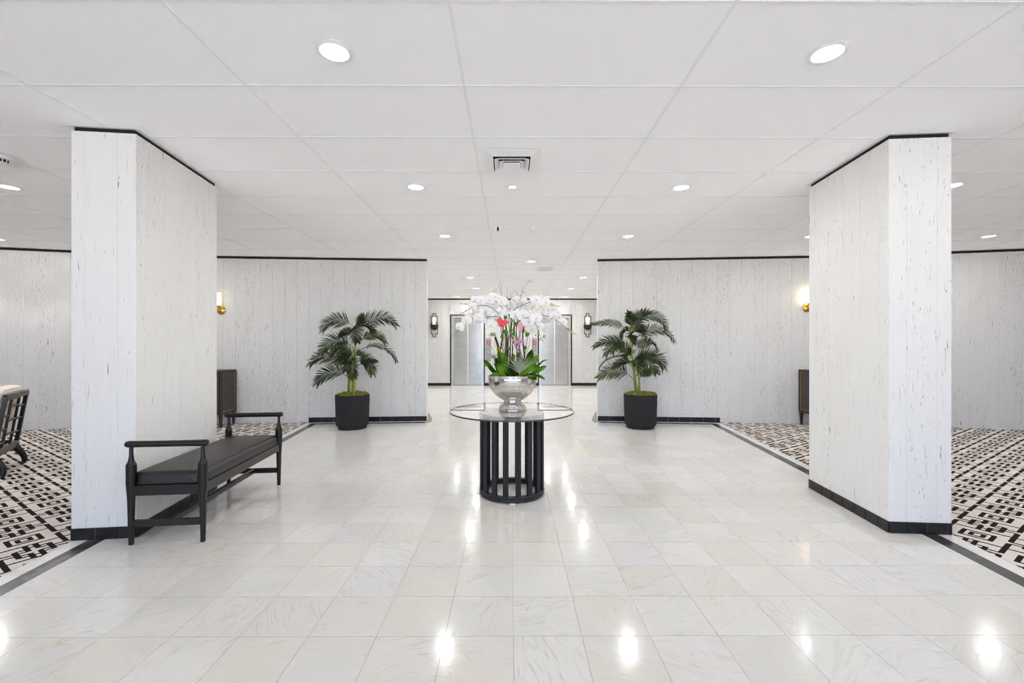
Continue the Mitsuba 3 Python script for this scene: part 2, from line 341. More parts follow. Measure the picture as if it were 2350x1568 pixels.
# border strips, laid in lengths
def strip(poly_pts, mat, name, seg=0.61):
    P = Polygon(poly_pts)
    a, b = np.array(poly_pts[0]), np.array(poly_pts[1]); L = np.linalg.norm(b - a); d = (b - a) / L; nrm = np.array([-d[1], d[0]])
    n = max(1, int(round(L / seg)))
    for i in range(n):
        s0, s1 = L * i / n + 0.0008, L * (i + 1) / n - 0.0008
        if i == 0: s0 = -1
        if i == n - 1: s1 = L + 1
        q = Polygon([a + d * s0 - nrm * 3, a + d * s1 - nrm * 3, a + d * s1 + nrm * 3, a + d * s0 + nrm * 3]).intersection(P)
        m = ext(q, -0.010, 0.0005)
        if m is not None: put(name, m, mat, parent=fl)
bw, ww = 0.107, 0.103
L_out = [(Lx(YB) - bw, YB), (lc[0] - bw, lc[1] + 0.085)]
R_out = [(Rx(YB) + bw, YB), (rc[0] + bw, rc[1] + 0.085)]
strip([(Lx(YB), YB), lc, L_out[1], L_out[0]], 'mat_black_stone', 'black_border_stone')
strip([(Rx(YB), YB), rc, R_out[1], R_out[0]], 'mat_black_stone', 'black_border_stone')
strip([lc, (-1.42, 7.232), (-1.42, 7.332), L_out[1]], 'mat_black_stone', 'black_border_stone')
strip([rc, (1.49, 7.232), (1.49, 7.332), R_out[1]], 'mat_black_stone', 'black_border_stone')
LC = [(Lx(YB) - bw - ww, YB), (lc[0] - bw - ww, lc[1] + 0.17)]
RC = [(Rx(YB) + bw + ww, YB), (rc[0] + bw + ww, rc[1] + 0.17)]
strip([L_out[0], L_out[1], LC[1], LC[0]], 'mat_white_stone', 'white_border_stone')
strip([R_out[0], R_out[1], RC[1], RC[0]], 'mat_white_stone', 'white_border_stone')
strip([L_out[1], (-1.42, 7.332), (-1.42, 7.43), (LC[1][0], 7.30)], 'mat_white_stone', 'white_border_stone')
strip([R_out[1], (1.49, 7.332), (1.49, 7.43), (RC[1][0], 7.25)], 'mat_white_stone', 'white_border_stone')
put('inlay', ext(inl, -0.01, 0.001), 'mat_taupe_stone', parent=fl)
put('inlay', ext(inr, -0.01, 0.001), 'mat_taupe_stone', parent=fl)
# carpets
cl = Polygon([LC[0], LC[1], (LC[1][0], wall_y(WL, LC[1][0]) + 0.05), (-5.3, 7.18), (-10.5, 5.83), (-10.5, YB)])
cr = Polygon([RC[0], RC[1], (RC[1][0], wall_y(WR, RC[1][0]) + 0.05), (5.6, 7.10), (10.5, 6.02), (10.5, YB)])
pil = unary_union([Polygon([(-2.522, 2.945), (-2.655, 3.955), (-3.045, 3.91), (-2.912, 2.90)]), Polygon([(2.615, 2.998), (2.715, 3.95), (3.117, 3.917), (3.017, 2.965)])]).buffer(0.012, join_style=2)
cl = cl.difference(pil).intersection(Polygon([(-10.49, YB), (-10.49, 5.775), (-5.3, 7.128), (0, 7.52), (0, YB)])); cr = cr.difference(pil).intersection(Polygon([(10.49, YB), (10.49, 5.965), (5.6, 7.045), (0, 7.55), (0, YB)]))
k = put('carpet', ext(cl, -0.011, 0.004), 'mat_carpet'); say(k, label='black and cream fretwork carpet on the left, under the cream lounge chair', category='carpet')
k = put('carpet', ext(cr, -0.011, 0.004), 'mat_carpet'); say(k, label='black and cream fretwork carpet on the right, beyond the right pillar', category='carpet')

# ------------------------------------------------------------------ ceiling
ce = structure('ceiling')
CX0, CSX, CY0, CSY = -0.260, 1.2192, 2.4517, 0.6062
put('slab', bx(-11, 11, YB - 0.2, YF + 0.3, H + 0.06, H + 0.16), 'mat_white', parent=ce)
# openings for recessed lamps and grilles are not cut: their housings hang just under the panels
cells = []
for i in range(-9, 9):
    for j in range(-12, 20):
        x0, y0 = CX0 + i * CSX, CY0 + j * CSY
        x1, y1 = min(x0 + CSX, 10.9), min(y0 + CSY, YF + 0.1)
        x0, y0 = max(x0, -10.9), max(y0, YB - 0.1)
        if x1 - x0 < 0.02 or y1 - y0 < 0.02: continue
        vis = 0
        cx, cy = (x0 + x1) / 2, (y0 + y1) / 2
        if cy > 0.5:
            px, py, dep = project([cx, cy, H])
            if -350 < px < 2700 and py > -250: vis = (x1 - x0) * (y1 - y0) / dep ** 3
        cells.append((vis, bx(x0 + 0.003, x1 - 0.003, y0 + 0.003, y1 - 0.003, H + 0.003, H + 0.018)))
cells.sort(key=lambda c: -c[0])
for v, m in cells[:230]:
    if v > 0: put('panel', m, 'mat_ceiling', parent=ce)
k = put('panel_field', cat([m for v, m in cells[230:]] + [m for v, m in cells[:230] if v <= 0]), 'mat_ceiling', parent=ce); say(k, kind='stuff')
for i in range(-8, 10):
    x = CX0 + i * CSX
    if abs(x) < 10.8: put('grid_runner', bx(x - 0.008, x + 0.008, YB - 0.1, YF + 0.1, H, H + 0.003), 'mat_tee', parent=ce)
for j in range(-11, 19):
    y = CY0 + j * CSY
    put('grid_crossbar', bx(-10.9, 10.9, y - 0.007, y + 0.007, H + 0.0004, H + 0.003), 'mat_tee', parent=ce)

# ------------------------------------------------------------------ plank walls
TRIM = 0.036
def plank_mesh(a, b, z0, z1, nrm, thick=0.024, c=0.0032, gap=0.0003):
    """one board between plan points a and b (its face), nrm towards the room"""
    a, b, nrm = np.asarray(a, float), np.asarray(b, float), np.asarray(nrm, float)
    d = (b - a) / np.linalg.norm(b - a); a2, b2 = a + d * gap, b - d * gap
    pts = [a2 - nrm * thick, a2 - nrm * c, a2 + d * c, b2 - d * c, b2 - nrm * c, b2 - nrm * thick]
    p = Polygon([tuple(q) for q in pts]); 
    if not p.exterior.is_ccw: p = Polygon(list(p.exterior.coords)[::-1])
    return ext(p, z0, z1)
def clad(key, a, b, nrm, widths, z0, z1, holes=()):
    """boards from a to b; widths: one number or list"""
    a, b = np.asarray(a, float), np.asarray(b, float); L = np.linalg.norm(b - a); d = (b - a) / L
    if not isinstance(widths, (list, tuple)):
        n = int(round(L / widths)); widths = [L / n] * n
    s = 0
    for w in widths:
        s0, s1 = s, min(s + w, L); s += w
        put('plank', plank_mesh(a + d * s0, a + d * s1, z0, z1, nrm), 'mat_plank', parent=key)
def base_mesh(a, b, nrm, w, z1=0.078, phase=0.0):
    a, b = np.asarray(a, float), np.asarray(b, float); L = np.linalg.norm(b - a); d = (b - a) / L; ms = []
    edges = [0] + [s for s in np.arange(phase if phase > 0 else w, L, w) if 0.02 < s < L - 0.02] + [L]
    for s0, s1 in zip(edges[:-1], edges[1:]):
        ms.append(plank_mesh(a + d * s0 + nrm * 0.006, a + d * s1 + nrm * 0.006, 0.001, z1, nrm, thick=0.008, c=0.003, gap=0.0015))
    return cat(ms)
def nrm_of(a, b, toward=(0, 0)):
    a, b = np.asarray(a, float), np.asarray(b, float); d = (b - a) / np.linalg.norm(b - a); n = np.array([d[1], -d[0]])
    return n if n @ (np.asarray(toward) - a) > 0 else -n
ntrim = 0
for side, W in (('left', WL), ('right', WR)):
    w = structure(f'wall_{side}')
    for a, b in zip(W[:-1], W[1:]):
        n = nrm_of(a, b)
        clad(w, a, b, n, 0.1935, 0.0, H - TRIM)
        aa, bb = np.asarray(a), np.asarray(b)
        core = Polygon([tuple(aa - n * 0.024), tuple(bb - n * 0.024), tuple(bb - n * 0.15), tuple(aa - n * 0.15)])
        if not core.exterior.is_ccw: core = Polygon(list(core.exterior.coords)[::-1])
        put('core', ext(core, 0.0, H), 'mat_white', parent=w)
        ntrim += 1; t = structure(f'trim_{ntrim}')
        tp = Polygon([tuple(aa - n * 0.003), tuple(bb - n * 0.003), tuple(bb - n * 0.024), tuple(aa - n * 0.024)])
        if not tp.exterior.is_ccw: tp = Polygon(list(tp.exterior.coords)[::-1])
        scene[t] = mikit.ply(ext(tp, H - TRIM, H), 'mat_black_trim')
a, b = np.array(WL[0]), np.array(WL[1]); d = (b - a) / np.linalg.norm(b - a)
k = structure('baseboard_left'); scene[k] = mikit.ply(base_mesh(a, a + d * 1.945, nrm_of(a, b), 0.1935, 0.082), 'mat_black_board')
a, b = np.array(WR[0]), np.array(WR[1]); d = (b - a) / np.linalg.norm(b - a)
k = structure('baseboard_right'); scene[k] = mikit.ply(base_mesh(a, a + d * 2.01, nrm_of(a, b), 0.1935, 0.082), 'mat_black_board')

# end walls far left and right, lobby sides, front wall with the glazed entrance behind the viewpoint
w = structure('wall_side_left'); scene[w] = mikit.ply(bx(-10.6, -10.5, YB, 6.0, 0, H), 'mat_white')
w = structure('wall_side_right'); scene[w] = mikit.ply(bx(10.5, 10.6, YB, 6.1, 0, H), 'mat_white')
w = structure('wall_lobby_left'); scene[w] = mikit.ply(bx(-6.1, -6.0, 7.3, YF, 0, H), 'mat_white')
w = structure('wall_lobby_right'); scene[w] = mikit.ply(bx(6.0, 6.1, 7.2, YF, 0, H), 'mat_white')
w = structure('wall_front')
fw = [bx(-10.6, 10.6, YB - 0.15, YB, 2.45, H), bx(-10.6, -6.6, YB - 0.15, YB, 0, 2.45), bx(6.6, 10.6, YB - 0.15, YB, 0, 2.45)]
for x in (-3.9, -1.3, 1.3, 3.9): fw.append(bx(x - 0.05, x + 0.05, YB - 0.12, YB - 0.03, 0, 2.45))
scene[w] = mikit.ply(cat(fw), 'mat_white')

# ------------------------------------------------------------------ far wall with the two lifts
wb = structure('wall_back')
EL = [(-1.897, -0.805), (0.875, 1.950)]
ET = 2.245
put('core', cat([bx(-6, EL[0][0], YF + 0.024, YF + 0.3, 0, H), bx(EL[0][1], EL[1][0], YF + 0.024, YF + 0.3, 0, H), bx(EL[1][1], 6, YF + 0.024, YF + 0.3, 0, H),
                 bx(EL[0][0], EL[0][1], YF + 0.024, YF + 0.3, ET, H), bx(EL[1][0], EL[1][1], YF + 0.024, YF + 0.3, ET, H)]), 'mat_white', parent=wb)
x = -3.9
segs = []
while x < 3.9:
    x1 = x + 0.193
    cuts = [x, x1]
    for e in EL:
        for c in e:
            if x + 0.02 < c < x1 - 0.02: cuts.append(c)
    cuts.sort()
    for a, b in zip(cuts[:-1], cuts[1:]):
        m = (a + b) / 2
        inside = any(e[0] < m < e[1] for e in EL)
        put('plank', plank_mesh((a, YF), (b, YF), ET if inside else 0.0, H - TRIM, (0, -1), c=0.003), 'mat_plank', parent=wb)
    x = x1
put('plank', plank_mesh((-6, YF), (-3.9, YF), 0, H - TRIM, (0, -1)), 'mat_plank', parent=wb)
put('plank', plank_mesh((x, YF), (6, YF), 0, H - TRIM, (0, -1)), 'mat_plank', parent=wb)
t = structure('trim_5'); scene[t] = mikit.ply(bx(-6, 6, YF - 0.004, YF + 0.02, H - TRIM, H), 'mat_black_trim')
kb = structure('baseboard_back')
scene[kb] = mikit.ply(cat([bx(a, b, YF - 0.012, YF - 0.001, 0.001, 0.085) for a, b in ((-6, EL[0][0]), (EL[0][1], EL[1][0]), (EL[1][1], 6))]), 'mat_black_board')
for i, (a, b) in enumerate(EL):
    e = structure(f'door_{i + 1}')
    put('black_frame', cat([bx(a, a + 0.032, YF - 0.02, YF + 0.05, 0, ET), bx(b - 0.032, b, YF - 0.02, YF + 0.05, 0, ET), bx(a, b, YF - 0.02, YF + 0.05, ET - 0.03, ET)]), 'mat_black_trim', parent=e)
    a2, b2 = a + 0.032, b - 0.032
    put('steel_jamb', cat([bx(a2, a2 + 0.075, YF - 0.004, YF + 0.13, 0, ET - 0.03), bx(b2 - 0.075, b2, YF - 0.004, YF + 0.13, 0, ET - 0.03), bx(a2, b2, YF - 0.004, YF + 0.13, ET - 0.105, ET - 0.03)]), 'mat_steel_trim', parent=e)
    a3, b3 = a2 + 0.075, b2 - 0.075; mid = (a3 + b3) / 2
    put('leaf', cham(mid - a3 - 0.004, 0.03, ET - 0.125, 0.006, ((a3 + mid) / 2, YF + 0.11, (ET - 0.105) / 2 + 0.005)), 'mat_steel', parent=e)
    put('leaf', cham(b3 - mid - 0.004, 0.03, ET - 0.125, 0.006, ((b3 + mid) / 2, YF + 0.11, (ET - 0.105) / 2 + 0.005)), 'mat_steel', parent=e)
    put('meeting_strip', bx(mid - 0.014, mid + 0.014, YF + 0.088, YF + 0.096, 0.006, ET - 0.11), 'mat_white_metal', parent=e)
    put('back_plate', bx(a2, b2, YF + 0.13, YF + 0.16, 0, ET), 'mat_steel_trim', parent=e)
    put('sill', bx(a2, b2, YF - 0.002, YF + 0.13, 0.0005, 0.006), 'mat_steel_trim', parent=e)
for i, (x0, x1, nm) in enumerate(((-0.775, -0.605, 'left'), (0.690, 0.845, 'right'))):
    c = thing('call_panel', f'tall steel lift call panel beside the {nm} lift doors', 'call panel')
    xc = (x0 + x1) / 2
    put('plate', cham(x1 - x0, 0.012, 0.72, 0.004, (xc, YF - 0.0065, 1.135)), 'mat_panel_grey', parent=c)
    k = put('button', lathe([(0.0, 0.0), (0.018, 0.0), (0.018, 0.006), (0.0, 0.008)], 20).apply_transform(Mat((xc, YF - 0.0125, 1.05), (1, 0, 0), (0, -1, 0))), 'mat_white_metal', parent=c)
    sg = put('pictogram', cham(0.10, 0.004, 0.125, 0.001, (xc, YF - 0.0145, 1.36)), 'mat_sign_red', parent=c); say(sg, label='small red pictogram plate')
    marks = [bx(xc - 0.03 + 0.034 * u, xc - 0.008 + 0.034 * u, YF - 0.0175, YF - 0.0163, 1.315 + 0.036 * v, 1.335 + 0.036 * v) for u, v in ((0, 0), (1.1, 0.2), (0.2, 1.2), (1.2, 1.4), (0.6, 2.0))]
    put('pictogram_mark', cat(marks), 'mat_white', parent=sg)
k = thing('wall_outlet', 'small white socket plate low on the far wall right of the lifts', 'outlet')
scene[k] = mikit.ply(cham(0.075, 0.008, 0.115, 0.003, (at_y(1348.5, 863, YF)[0], YF - 0.0045, 0.31)), 'mat_white_metal')
# lift-lobby sconces
for nm, px in (('left', 996.7), ('right', 1348.5)):
    s = thing('lobby_sconce', f'bronze stepped-frame wall sconce {"left of the left lift" if nm == "left" else "right of the right lift"}', 'wall lamp', )
    xc = at_y(px, 747, YF - 0.06)[0]; Y = YF - 0.06
    z0, z1, zi0, zi1 = 1.545, 2.275, 1.635, 2.185; wo, wi = 0.098, 0.046
    path = [(-wi, z0), (wi, z0), (wi, zi0), (wo, zi0), (wo, zi1), (wi, zi1), (wi, z1), (-wi, z1), (-wi, zi1), (-wo, zi1), (-wo, zi0), (-wi, zi0)]
    fr = []
    for (u0, v0), (u1, v1) in zip(path, path[1:] + path[:1]):
        lo, hi = (min(u0, u1) - 0.009, max(u0, u1) + 0.009), (min(v0, v1) - 0.009, max(v0, v1) + 0.009)
        fr.append(bx(xc + lo[0], xc + lo[1], Y - 0.009, Y + 0.009, hi[0], hi[1]))
    put('frame', cat(fr), 'mat_bronze', parent=s)
    dish = lathe([(0, -0.055), (0.05, -0.05), (0.105, -0.028), (0.130, 0.0), (0.122, 0.004), (0.0, 0.004)], 32)
    put('bowl', xf(dish, Mat((xc, Y - 0.012, 1.885), (1, 0, 0), (0, 1, 0))), 'mat_bronze', smooth=40, parent=s)
    put('arm', beam((xc, Y, 1.895), (xc, YF - 0.001, 1.895), 0.04, 0.04), 'mat_bronze', parent=s)
    sh = put('glass_shade', lathe([(0.0, 1.925), (0.056, 1.925), (0.056, 2.15), (0.0, 2.15)], 24, (xc, Y - 0.055, 0)), 'mat_shade', smooth=40, parent=s, emitter={'type': 'area', 'radiance': rgb(*( (0.22, 0.17, 0.11) if nm == 'right' else (0.06, 0.058, 0.052)))})
    put('candle_cup', lathe([(0.0, 1.90), (0.03, 1.90), (0.05, 1.925), (0.0, 1.925)], 20, (xc, Y - 0.055, 0)), 'mat_bronze', parent=s)

# ------------------------------------------------------------------ pillars
def pillar(label, near, far, outer, sgn):
    P = thing('pillar', label, 'pillar')
    near, far, outer = map(np.array, (near, far, outer))
    back = far + (outer - near)
    ctr = (near + back) / 2
    faces = [(near, far), (near, outer), (outer, back), (far, back)]
    for fi, (a, b) in enumerate(faces):
        n = nrm_of(a, b, 2 * ctr - ctr); n = -nrm_of(a, b, ctr)
        L = np.linalg.norm(b - a)
        if fi in (1, 3): ws = [0.116, 0.195, L - 0.311]
        else: ws = [0.095] + [0.195] * 4 + [L - 0.875] if L > 0.90 else [L / 5] * 5
        clad(P, a, b, n, ws, 0.0, H - 0.033)
        bd = base_mesh(a, b, n, 0.13, 0.078, 0.116 if fi in (1, 3) else 0.095)
        put('baseboard', bd, 'mat_black_board', parent=P)
    poly = Polygon([tuple(near), tuple(far), tuple(back), tuple(outer)])
    core = poly.buffer(-0.0245, join_style=2)
    put('core', ext(core, 0.0, H), 'mat_white', parent=P)
    ring = poly.buffer(-0.012, join_style=2).difference(core)
    put('top_trim', ext(ring, H - 0.033, H - 0.002), 'mat_black_trim', parent=P)
    fl_ = poly.buffer(0.012, join_style=2).difference(poly.buffer(-0.012, join_style=2))
    put('ceiling_angle', ext(fl_, H - 0.0035, H - 0.0005), 'mat_white_metal', parent=P)
pillar('tall white weathered-plank pillar behind the black bench', (-2.522, 2.945), (-2.655, 3.955), (-2.912, 2.90), -1)
pillar('tall white weathered-plank pillar on the right, with no furniture in front', (2.615, 2.998), (2.715, 3.95), (3.017, 2.965), 1)

# ------------------------------------------------------------------ ceiling fittings
_lens = disc(0.070, 32, up=False)
_ring = lathe([(0.068, -0.0035), (0.070, -0.0046), (0.078, -0.0042), (0.088, -0.0006)], 32)
lens_ply, ring_ply = mikit.ply(_lens), mikit.ply(_ring, 'mat_white_metal', 40)
_lens2, _ring2 = disc(0.034, 24, up=False), lathe([(0.034, -0.004), (0.046, -0.005), (0.05, -0.001), (0.05, 0.0)], 24)
lens2_ply, ring2_ply = mikit.ply(_lens2), mikit.ply(_ring2, 'mat_white_metal', 40)
def lamp(x, y, label, group=None, small=False, power=None):
    k = thing('downlight', label, 'ceiling light', group)
    M = T().translate([x, y, H - 0.0005])
    put_shape('trim_ring', {**(ring2_ply if small else ring_ply), 'to_world': M}, k)
    p = LAMP * (power if power else (1.2 if small else 1.0))
    put_shape('lens', {**(lens2_ply if small else lens_ply), 'to_world': T().translate([x, y, H - 0.0045]), 'bsdf': {'type': 'ref', 'id': 'mat_shade'}, 'emitter': {'type': 'area', 'radiance': rgb(0.995 * p, 0.99 * p, 0.97 * p)}}, k)
ROWX = (-0.872, 1.580)
names = {2.165: 'nearest the viewer', 4.02: 'in the second row from the viewer', 5.83: 'in the third row from the viewer', 9.43: 'fourth from the viewer', 11.26: 'fifth from the viewer'}
for y, nm in names.items():
    for x, sd in zip(ROWX, ('left', 'right')):
        lamp(x, y, f'recessed downlight of the {sd} central row, {nm}', power=1.35 if y > 9 else 1.0)
lamp(0.02, 4.01, 'small round downlight just beyond the square air diffuser', small=True)
lamp(0.365, 7.60, 'single downlight over the middle of the hall, in front of the flat ceiling grille')
for x, nm in ((-1.62, 'outermost on the left'), (-1.08, 'inner left'), (1.14, 'inner right'), (1.66, 'outermost on the right')):
    lamp(x, 13.22, f'downlight close to the lift wall, {nm} of the row of four', power=0.8)
for x, y, nm in ((-4.62, 4.035, 'downlight at the left edge of the picture, below the smoke detector'), (-7.06, 6.02, 'dim sliver of a downlight at the left picture edge over the plank wall'), (4.03, 3.96, 'downlight half hidden behind the outer edge of the right pillar'),
                 (6.41, 5.81, 'bright downlight at the far right, over the right side carpet'), (4.035, 5.83, 'downlight half hidden behind the inner edge of the right pillar')):
    lamp(x, y, nm)
for x, y in ((-0.872, 0.25), (1.58, 0.25), (-0.872, -1.6), (1.58, -1.6), (-4.62, 2.1), (-7.06, 4.03), (4.0, 2.1), (6.45, 3.95), (-3.9, 9.4), (4.0, 9.4), (-4.6, 5.83), (-3.9, 11.3), (4.0, 11.3)):
    lamp(x, y, 'recessed downlight outside the picture', 'downlights outside the picture')

def diffuser(xc, yc, wx, wy, label, flat=False):
    k = thing('air_diffuser', label, 'ceiling vent')
    def ring(hx, hy, w, z0, z1, drop):
        """square bevelled ring: outer half sizes hx, hy, inner smaller by w; inner edge lies drop lower"""
        o = [(-hx, -hy), (hx, -hy), (hx, hy), (-hx, hy)]; i = [(-hx + w, -hy + w), (hx - w, -hy + w), (hx - w, hy - w), (-hx + w, hy - w)]
        V, F = [], []
        for (a, b), (c, d) in zip(o, i): V += [[a, b, z0], [c, d, z0 - drop], [a, b, z1], [c, d, z1 - drop]]
        for q in range(4):
            A, B = 4 * q, 4 * ((q + 1) % 4)
            for u, v in ((0, 1), (1, 3), (3, 2), (2, 0)): F += [[A + u, B + u, B + v], [A + u, B + v, A + v]]
        m = trimesh.Trimesh(np.array(V), F, process=False); m.fix_normals(); m.apply_translation([xc, yc, 0]); return m
    hx, hy = wx / 2, wy / 2
    put('dark_throat', bx(xc - hx + 0.02, xc + hx - 0.02, yc - hy + 0.02, yc + hy - 0.02, H - 0.002, H - 0.0005), 'mat_white_metal' if flat else 'mat_dark_void', parent=k)
    put('flange', ring(hx, hy, 0.075 if not flat else 0.04, H - 0.004, H - 0.001, 0.020 if not flat else 0.012), 'mat_white_metal', parent=k)
    if not flat:
        put('louvre', ring(hx - 0.084, hy - 0.084, 0.034, H - 0.042, H - 0.040, -0.026), 'mat_white_metal', parent=k)
        put('louvre', ring(hx - 0.122, hy - 0.122, 0.030, H - 0.044, H - 0.042, -0.024), 'mat_white_metal', parent=k)
        put('centre_plate', cham((hx - 0.150) * 2, (hy - 0.150) * 2, 0.006, 0.002, (xc, yc, H - 0.040)), 'mat_white_metal', parent=k)
    else:
        for q in range(5):
            yy = yc - hy + 0.06 + q * (wy - 0.12) / 4
            put('louvre', beam((xc - hx + 0.035, yy, H - 0.012), (xc + hx - 0.035, yy, H - 0.012), 0.05, 0.004, c=0.001), 'mat_white_metal', parent=k)
diffuser(0.012, 3.445, 0.435, 0.42, 'square stepped white air diffuser in the ceiling over the table')
diffuser(0.672, 8.36, 0.29, 0.44, 'flat white return-air grille in the ceiling beyond the single downlight', flat=True)
# dome camera, motion sensor, smoke detector
c = thing('dome_camera', 'small white ceiling camera with a dark lens, left of the plain white sensor', 'security camera')
pc = at_z(1143, 519, H)
put('housing', lathe([(0.0, -0.068), (0.026, -0.066), (0.036, -0.05), (0.048, -0.004), (0.048, -0.0005), (0, -0.0005)], 32, (pc[0], pc[1], H)), 'mat_white_metal', smooth=40, parent=c)
put('lens', rbox(0.026, 0.03, 0.05, 0.012, (pc[0], pc[1] - 0.036, H - 0.044)), 'mat_black_plastic', smooth=True, parent=c)
c = thing('motion_sensor', 'small plain white ceiling sensor, right of the camera with the dark lens', 'motion sensor')
pc = at_z(1223, 518, H)
put('housing', lathe([(0.0, -0.066), (0.022, -0.064), (0.034, -0.05), (0.046, -0.004), (0.046, -0.0005), (0, -0.0005)], 32, (pc[0], pc[1], H)), 'mat_white_metal', smooth=40, parent=c)
put('base_ring', lathe([(0.047, -0.006), (0.05, -0.006), (0.05, -0.0005), (0.047, -0.0005)], 32, (pc[0], pc[1], H)), 'mat_white_metal', parent=c)
c = thing('smoke_detector', 'white smoke detector on a wide round plate, cut by the left picture edge', 'smoke detector')
xs, ys = -4.03, 3.37
put('plate', lathe([(0.0, -0.012), (0.17, -0.012), (0.20, -0.006), (0.205, -0.0005), (0, -0.0005)], 48, (xs, ys, H)), 'mat_white_metal', smooth=40, parent=c)
xs += 0.10
put('body', lathe([(0.0, -0.030), (0.062, -0.030), (0.075, -0.024), (0.080, -0.012)], 40, (xs, ys, H)), 'mat_white_metal', smooth=40, parent=c)
put('sensor_core', lathe([(0.0, -0.05), (0.046, -0.05), (0.05, -0.030), (0, -0.030)], 32, (xs, ys, H)), 'mat_dark_void', parent=c)
put('cap', lathe([(0.0, -0.062), (0.030, -0.061), (0.042, -0.056), (0.046, -0.049), (0.0, -0.048)], 32, (xs, ys, H)), 'mat_white_metal', smooth=40, parent=c)
for q in range(12):
    a = q * math.pi / 6 + 0.1
    put('rib', beam((xs + 0.049 * math.cos(a), ys + 0.049 * math.sin(a), H - 0.030), (xs + 0.045 * math.cos(a), ys + 0.045 * math.sin(a), H - 0.052), 0.006, 0.006, up=(math.cos(a), math.sin(a), 0), c=0.001), 'mat_white_metal', parent=c)

# ------------------------------------------------------------------ round glass table
TC = np.array([0.014, 3.82]); TR = 0.541; TH = 0.726
tb = thing('round_table', 'round glass-topped table on a black reeded drum base, in the middle of the hall', 'table')
put('glass_top', disc(TR - 0.002, 96, (TC[0], TC[1], TH)), 'mat_glass_sheet', parent=tb)
k = put('glass_edge', lathe([(TR - 0.002, TH - 0.012), (TR, TH - 0.010), (TR, TH - 0.002), (TR - 0.002, TH)], 96, (TC[0], TC[1], 0)), 'mat_glass_edge', parent=tb); say(k, label='dark green polished glass rim')
rr = 0.281
zt = TH - 0.012
def reeded(zb, zt_):
    return lathe([(rr - 0.042, zb + 0.004), (rr - 0.036, zb), (rr - 0.006, zb), (rr, zb + 0.006), (rr + 0.002, zb + (zt_ - zb) * .25), (rr - 0.003, zb + (zt_ - zb) * .48), (rr - 0.003, zb + (zt_ - zb) * .52), (rr + 0.002, zb + (zt_ - zb) * .75),
                  (rr, zt_ - 0.006), (rr - 0.006, zt_), (rr - 0.036, zt_), (rr - 0.042, zt_ - 0.004), (rr - 0.042, zb + 0.004)], 96, (TC[0], TC[1], 0))
put('bottom_ring', reeded(0.008, 0.056), 'mat_rattan', smooth=35, parent=tb)
k = put('top_plate', lathe([(0, zt - 0.0055), (rr - 0.002, zt - 0.0055), (rr - 0.001, zt - 0.001), (0, zt - 0.001)], 64, (TC[0], TC[1], 0)), 'mat_top_plate', parent=tb); say(k, label='pale round plate under the glass')
put('top_ring', reeded(zt - 0.036, zt - 0.006), 'mat_rattan', smooth=35, parent=tb)
from shapely.geometry import Point
sec = unary_union([Point(0.0105, 0.0).buffer(0.0118, 8), Point(-0.0105, 0.0).buffer(0.0118, 8), sbox(-0.019, -0.022, 0.019, -0.002), Point(0, 0.001).buffer(0.006, 6)])
post = ext(sec, 0.05, zt - 0.03)
for q in range(16):
    a = -math.pi / 2 + (q + 0.5) * math.pi / 8
    M = np.eye(4); c_, s_ = math.cos(a), math.sin(a)
    M[:3, 0] = [-s_, c_, 0]; M[:3, 1] = [c_, s_, 0]; M[:3, 0] = np.cross(M[:3, 1], [0, 0, 1]); M[:3, 3] = [TC[0] + c_ * (rr - 0.013), TC[1] + s_ * (rr - 0.013), 0]
    put('post', xf(post, M), 'mat_rattan', smooth=35, parent=tb)
for q in range(4):
    a = -math.pi / 2 + 0.02 + q * math.pi / 2
    put('levelling_pad', cham(0.045, 0.03, 0.007, 0.001, (TC[0] + (rr - 0.006) * math.cos(a), TC[1] + (rr - 0.006) * math.sin(a), 0.0045)), 'mat_white_metal', parent=tb)

# ------------------------------------------------------------------ footed bowl
BX, BY = TC[0] + 0.006, TC[1]
bw_ = thing('footed_bowl', 'polished silver footed bowl holding the orchids on the glass table', 'bowl')
zr = 1.012; zn = 0.800; R0 = 0.212
prof = []
for q in range(0, 21):
    a = math.radians(-70 + q * 3.9)
    prof.append((R0 * math.cos(a), zr - 0.012 + (zr - 0.012 - zn) * math.sin(a)))
outer = [(0.0, zn)] + [(0.078, zn + 0.001)] + prof + [(R0 + 0.001, zr), (R0 - 0.004, zr + 0.003), (R0 - 0.008, zr)]
inner = [(r * 0.955, z + 0.006) for r, z in prof[::-1]] + [(0.0, zn + 0.02)]
put('bowl_body', lathe(outer + inner, 96, (BX, BY, 0)), 'mat_chrome', smooth=40, parent=bw_)
foot = [(0.0, TH + 0.0006), (0.118, TH + 0.0006), (0.121, TH + 0.006), (0.120, TH + 0.014), (0.116, TH + 0.017), (0.117, TH + 0.022), (0.112, TH + 0.036), (0.104, TH + 0.048), (0.092, TH + 0.060), (0.081, TH + 0.068), (0.079, TH + 0.072), (0.080, zn), (0.0, zn + 0.0005)]
put('foot', lathe(foot, 96, (BX, BY, 0)), 'mat_chrome', smooth=30, parent=bw_)

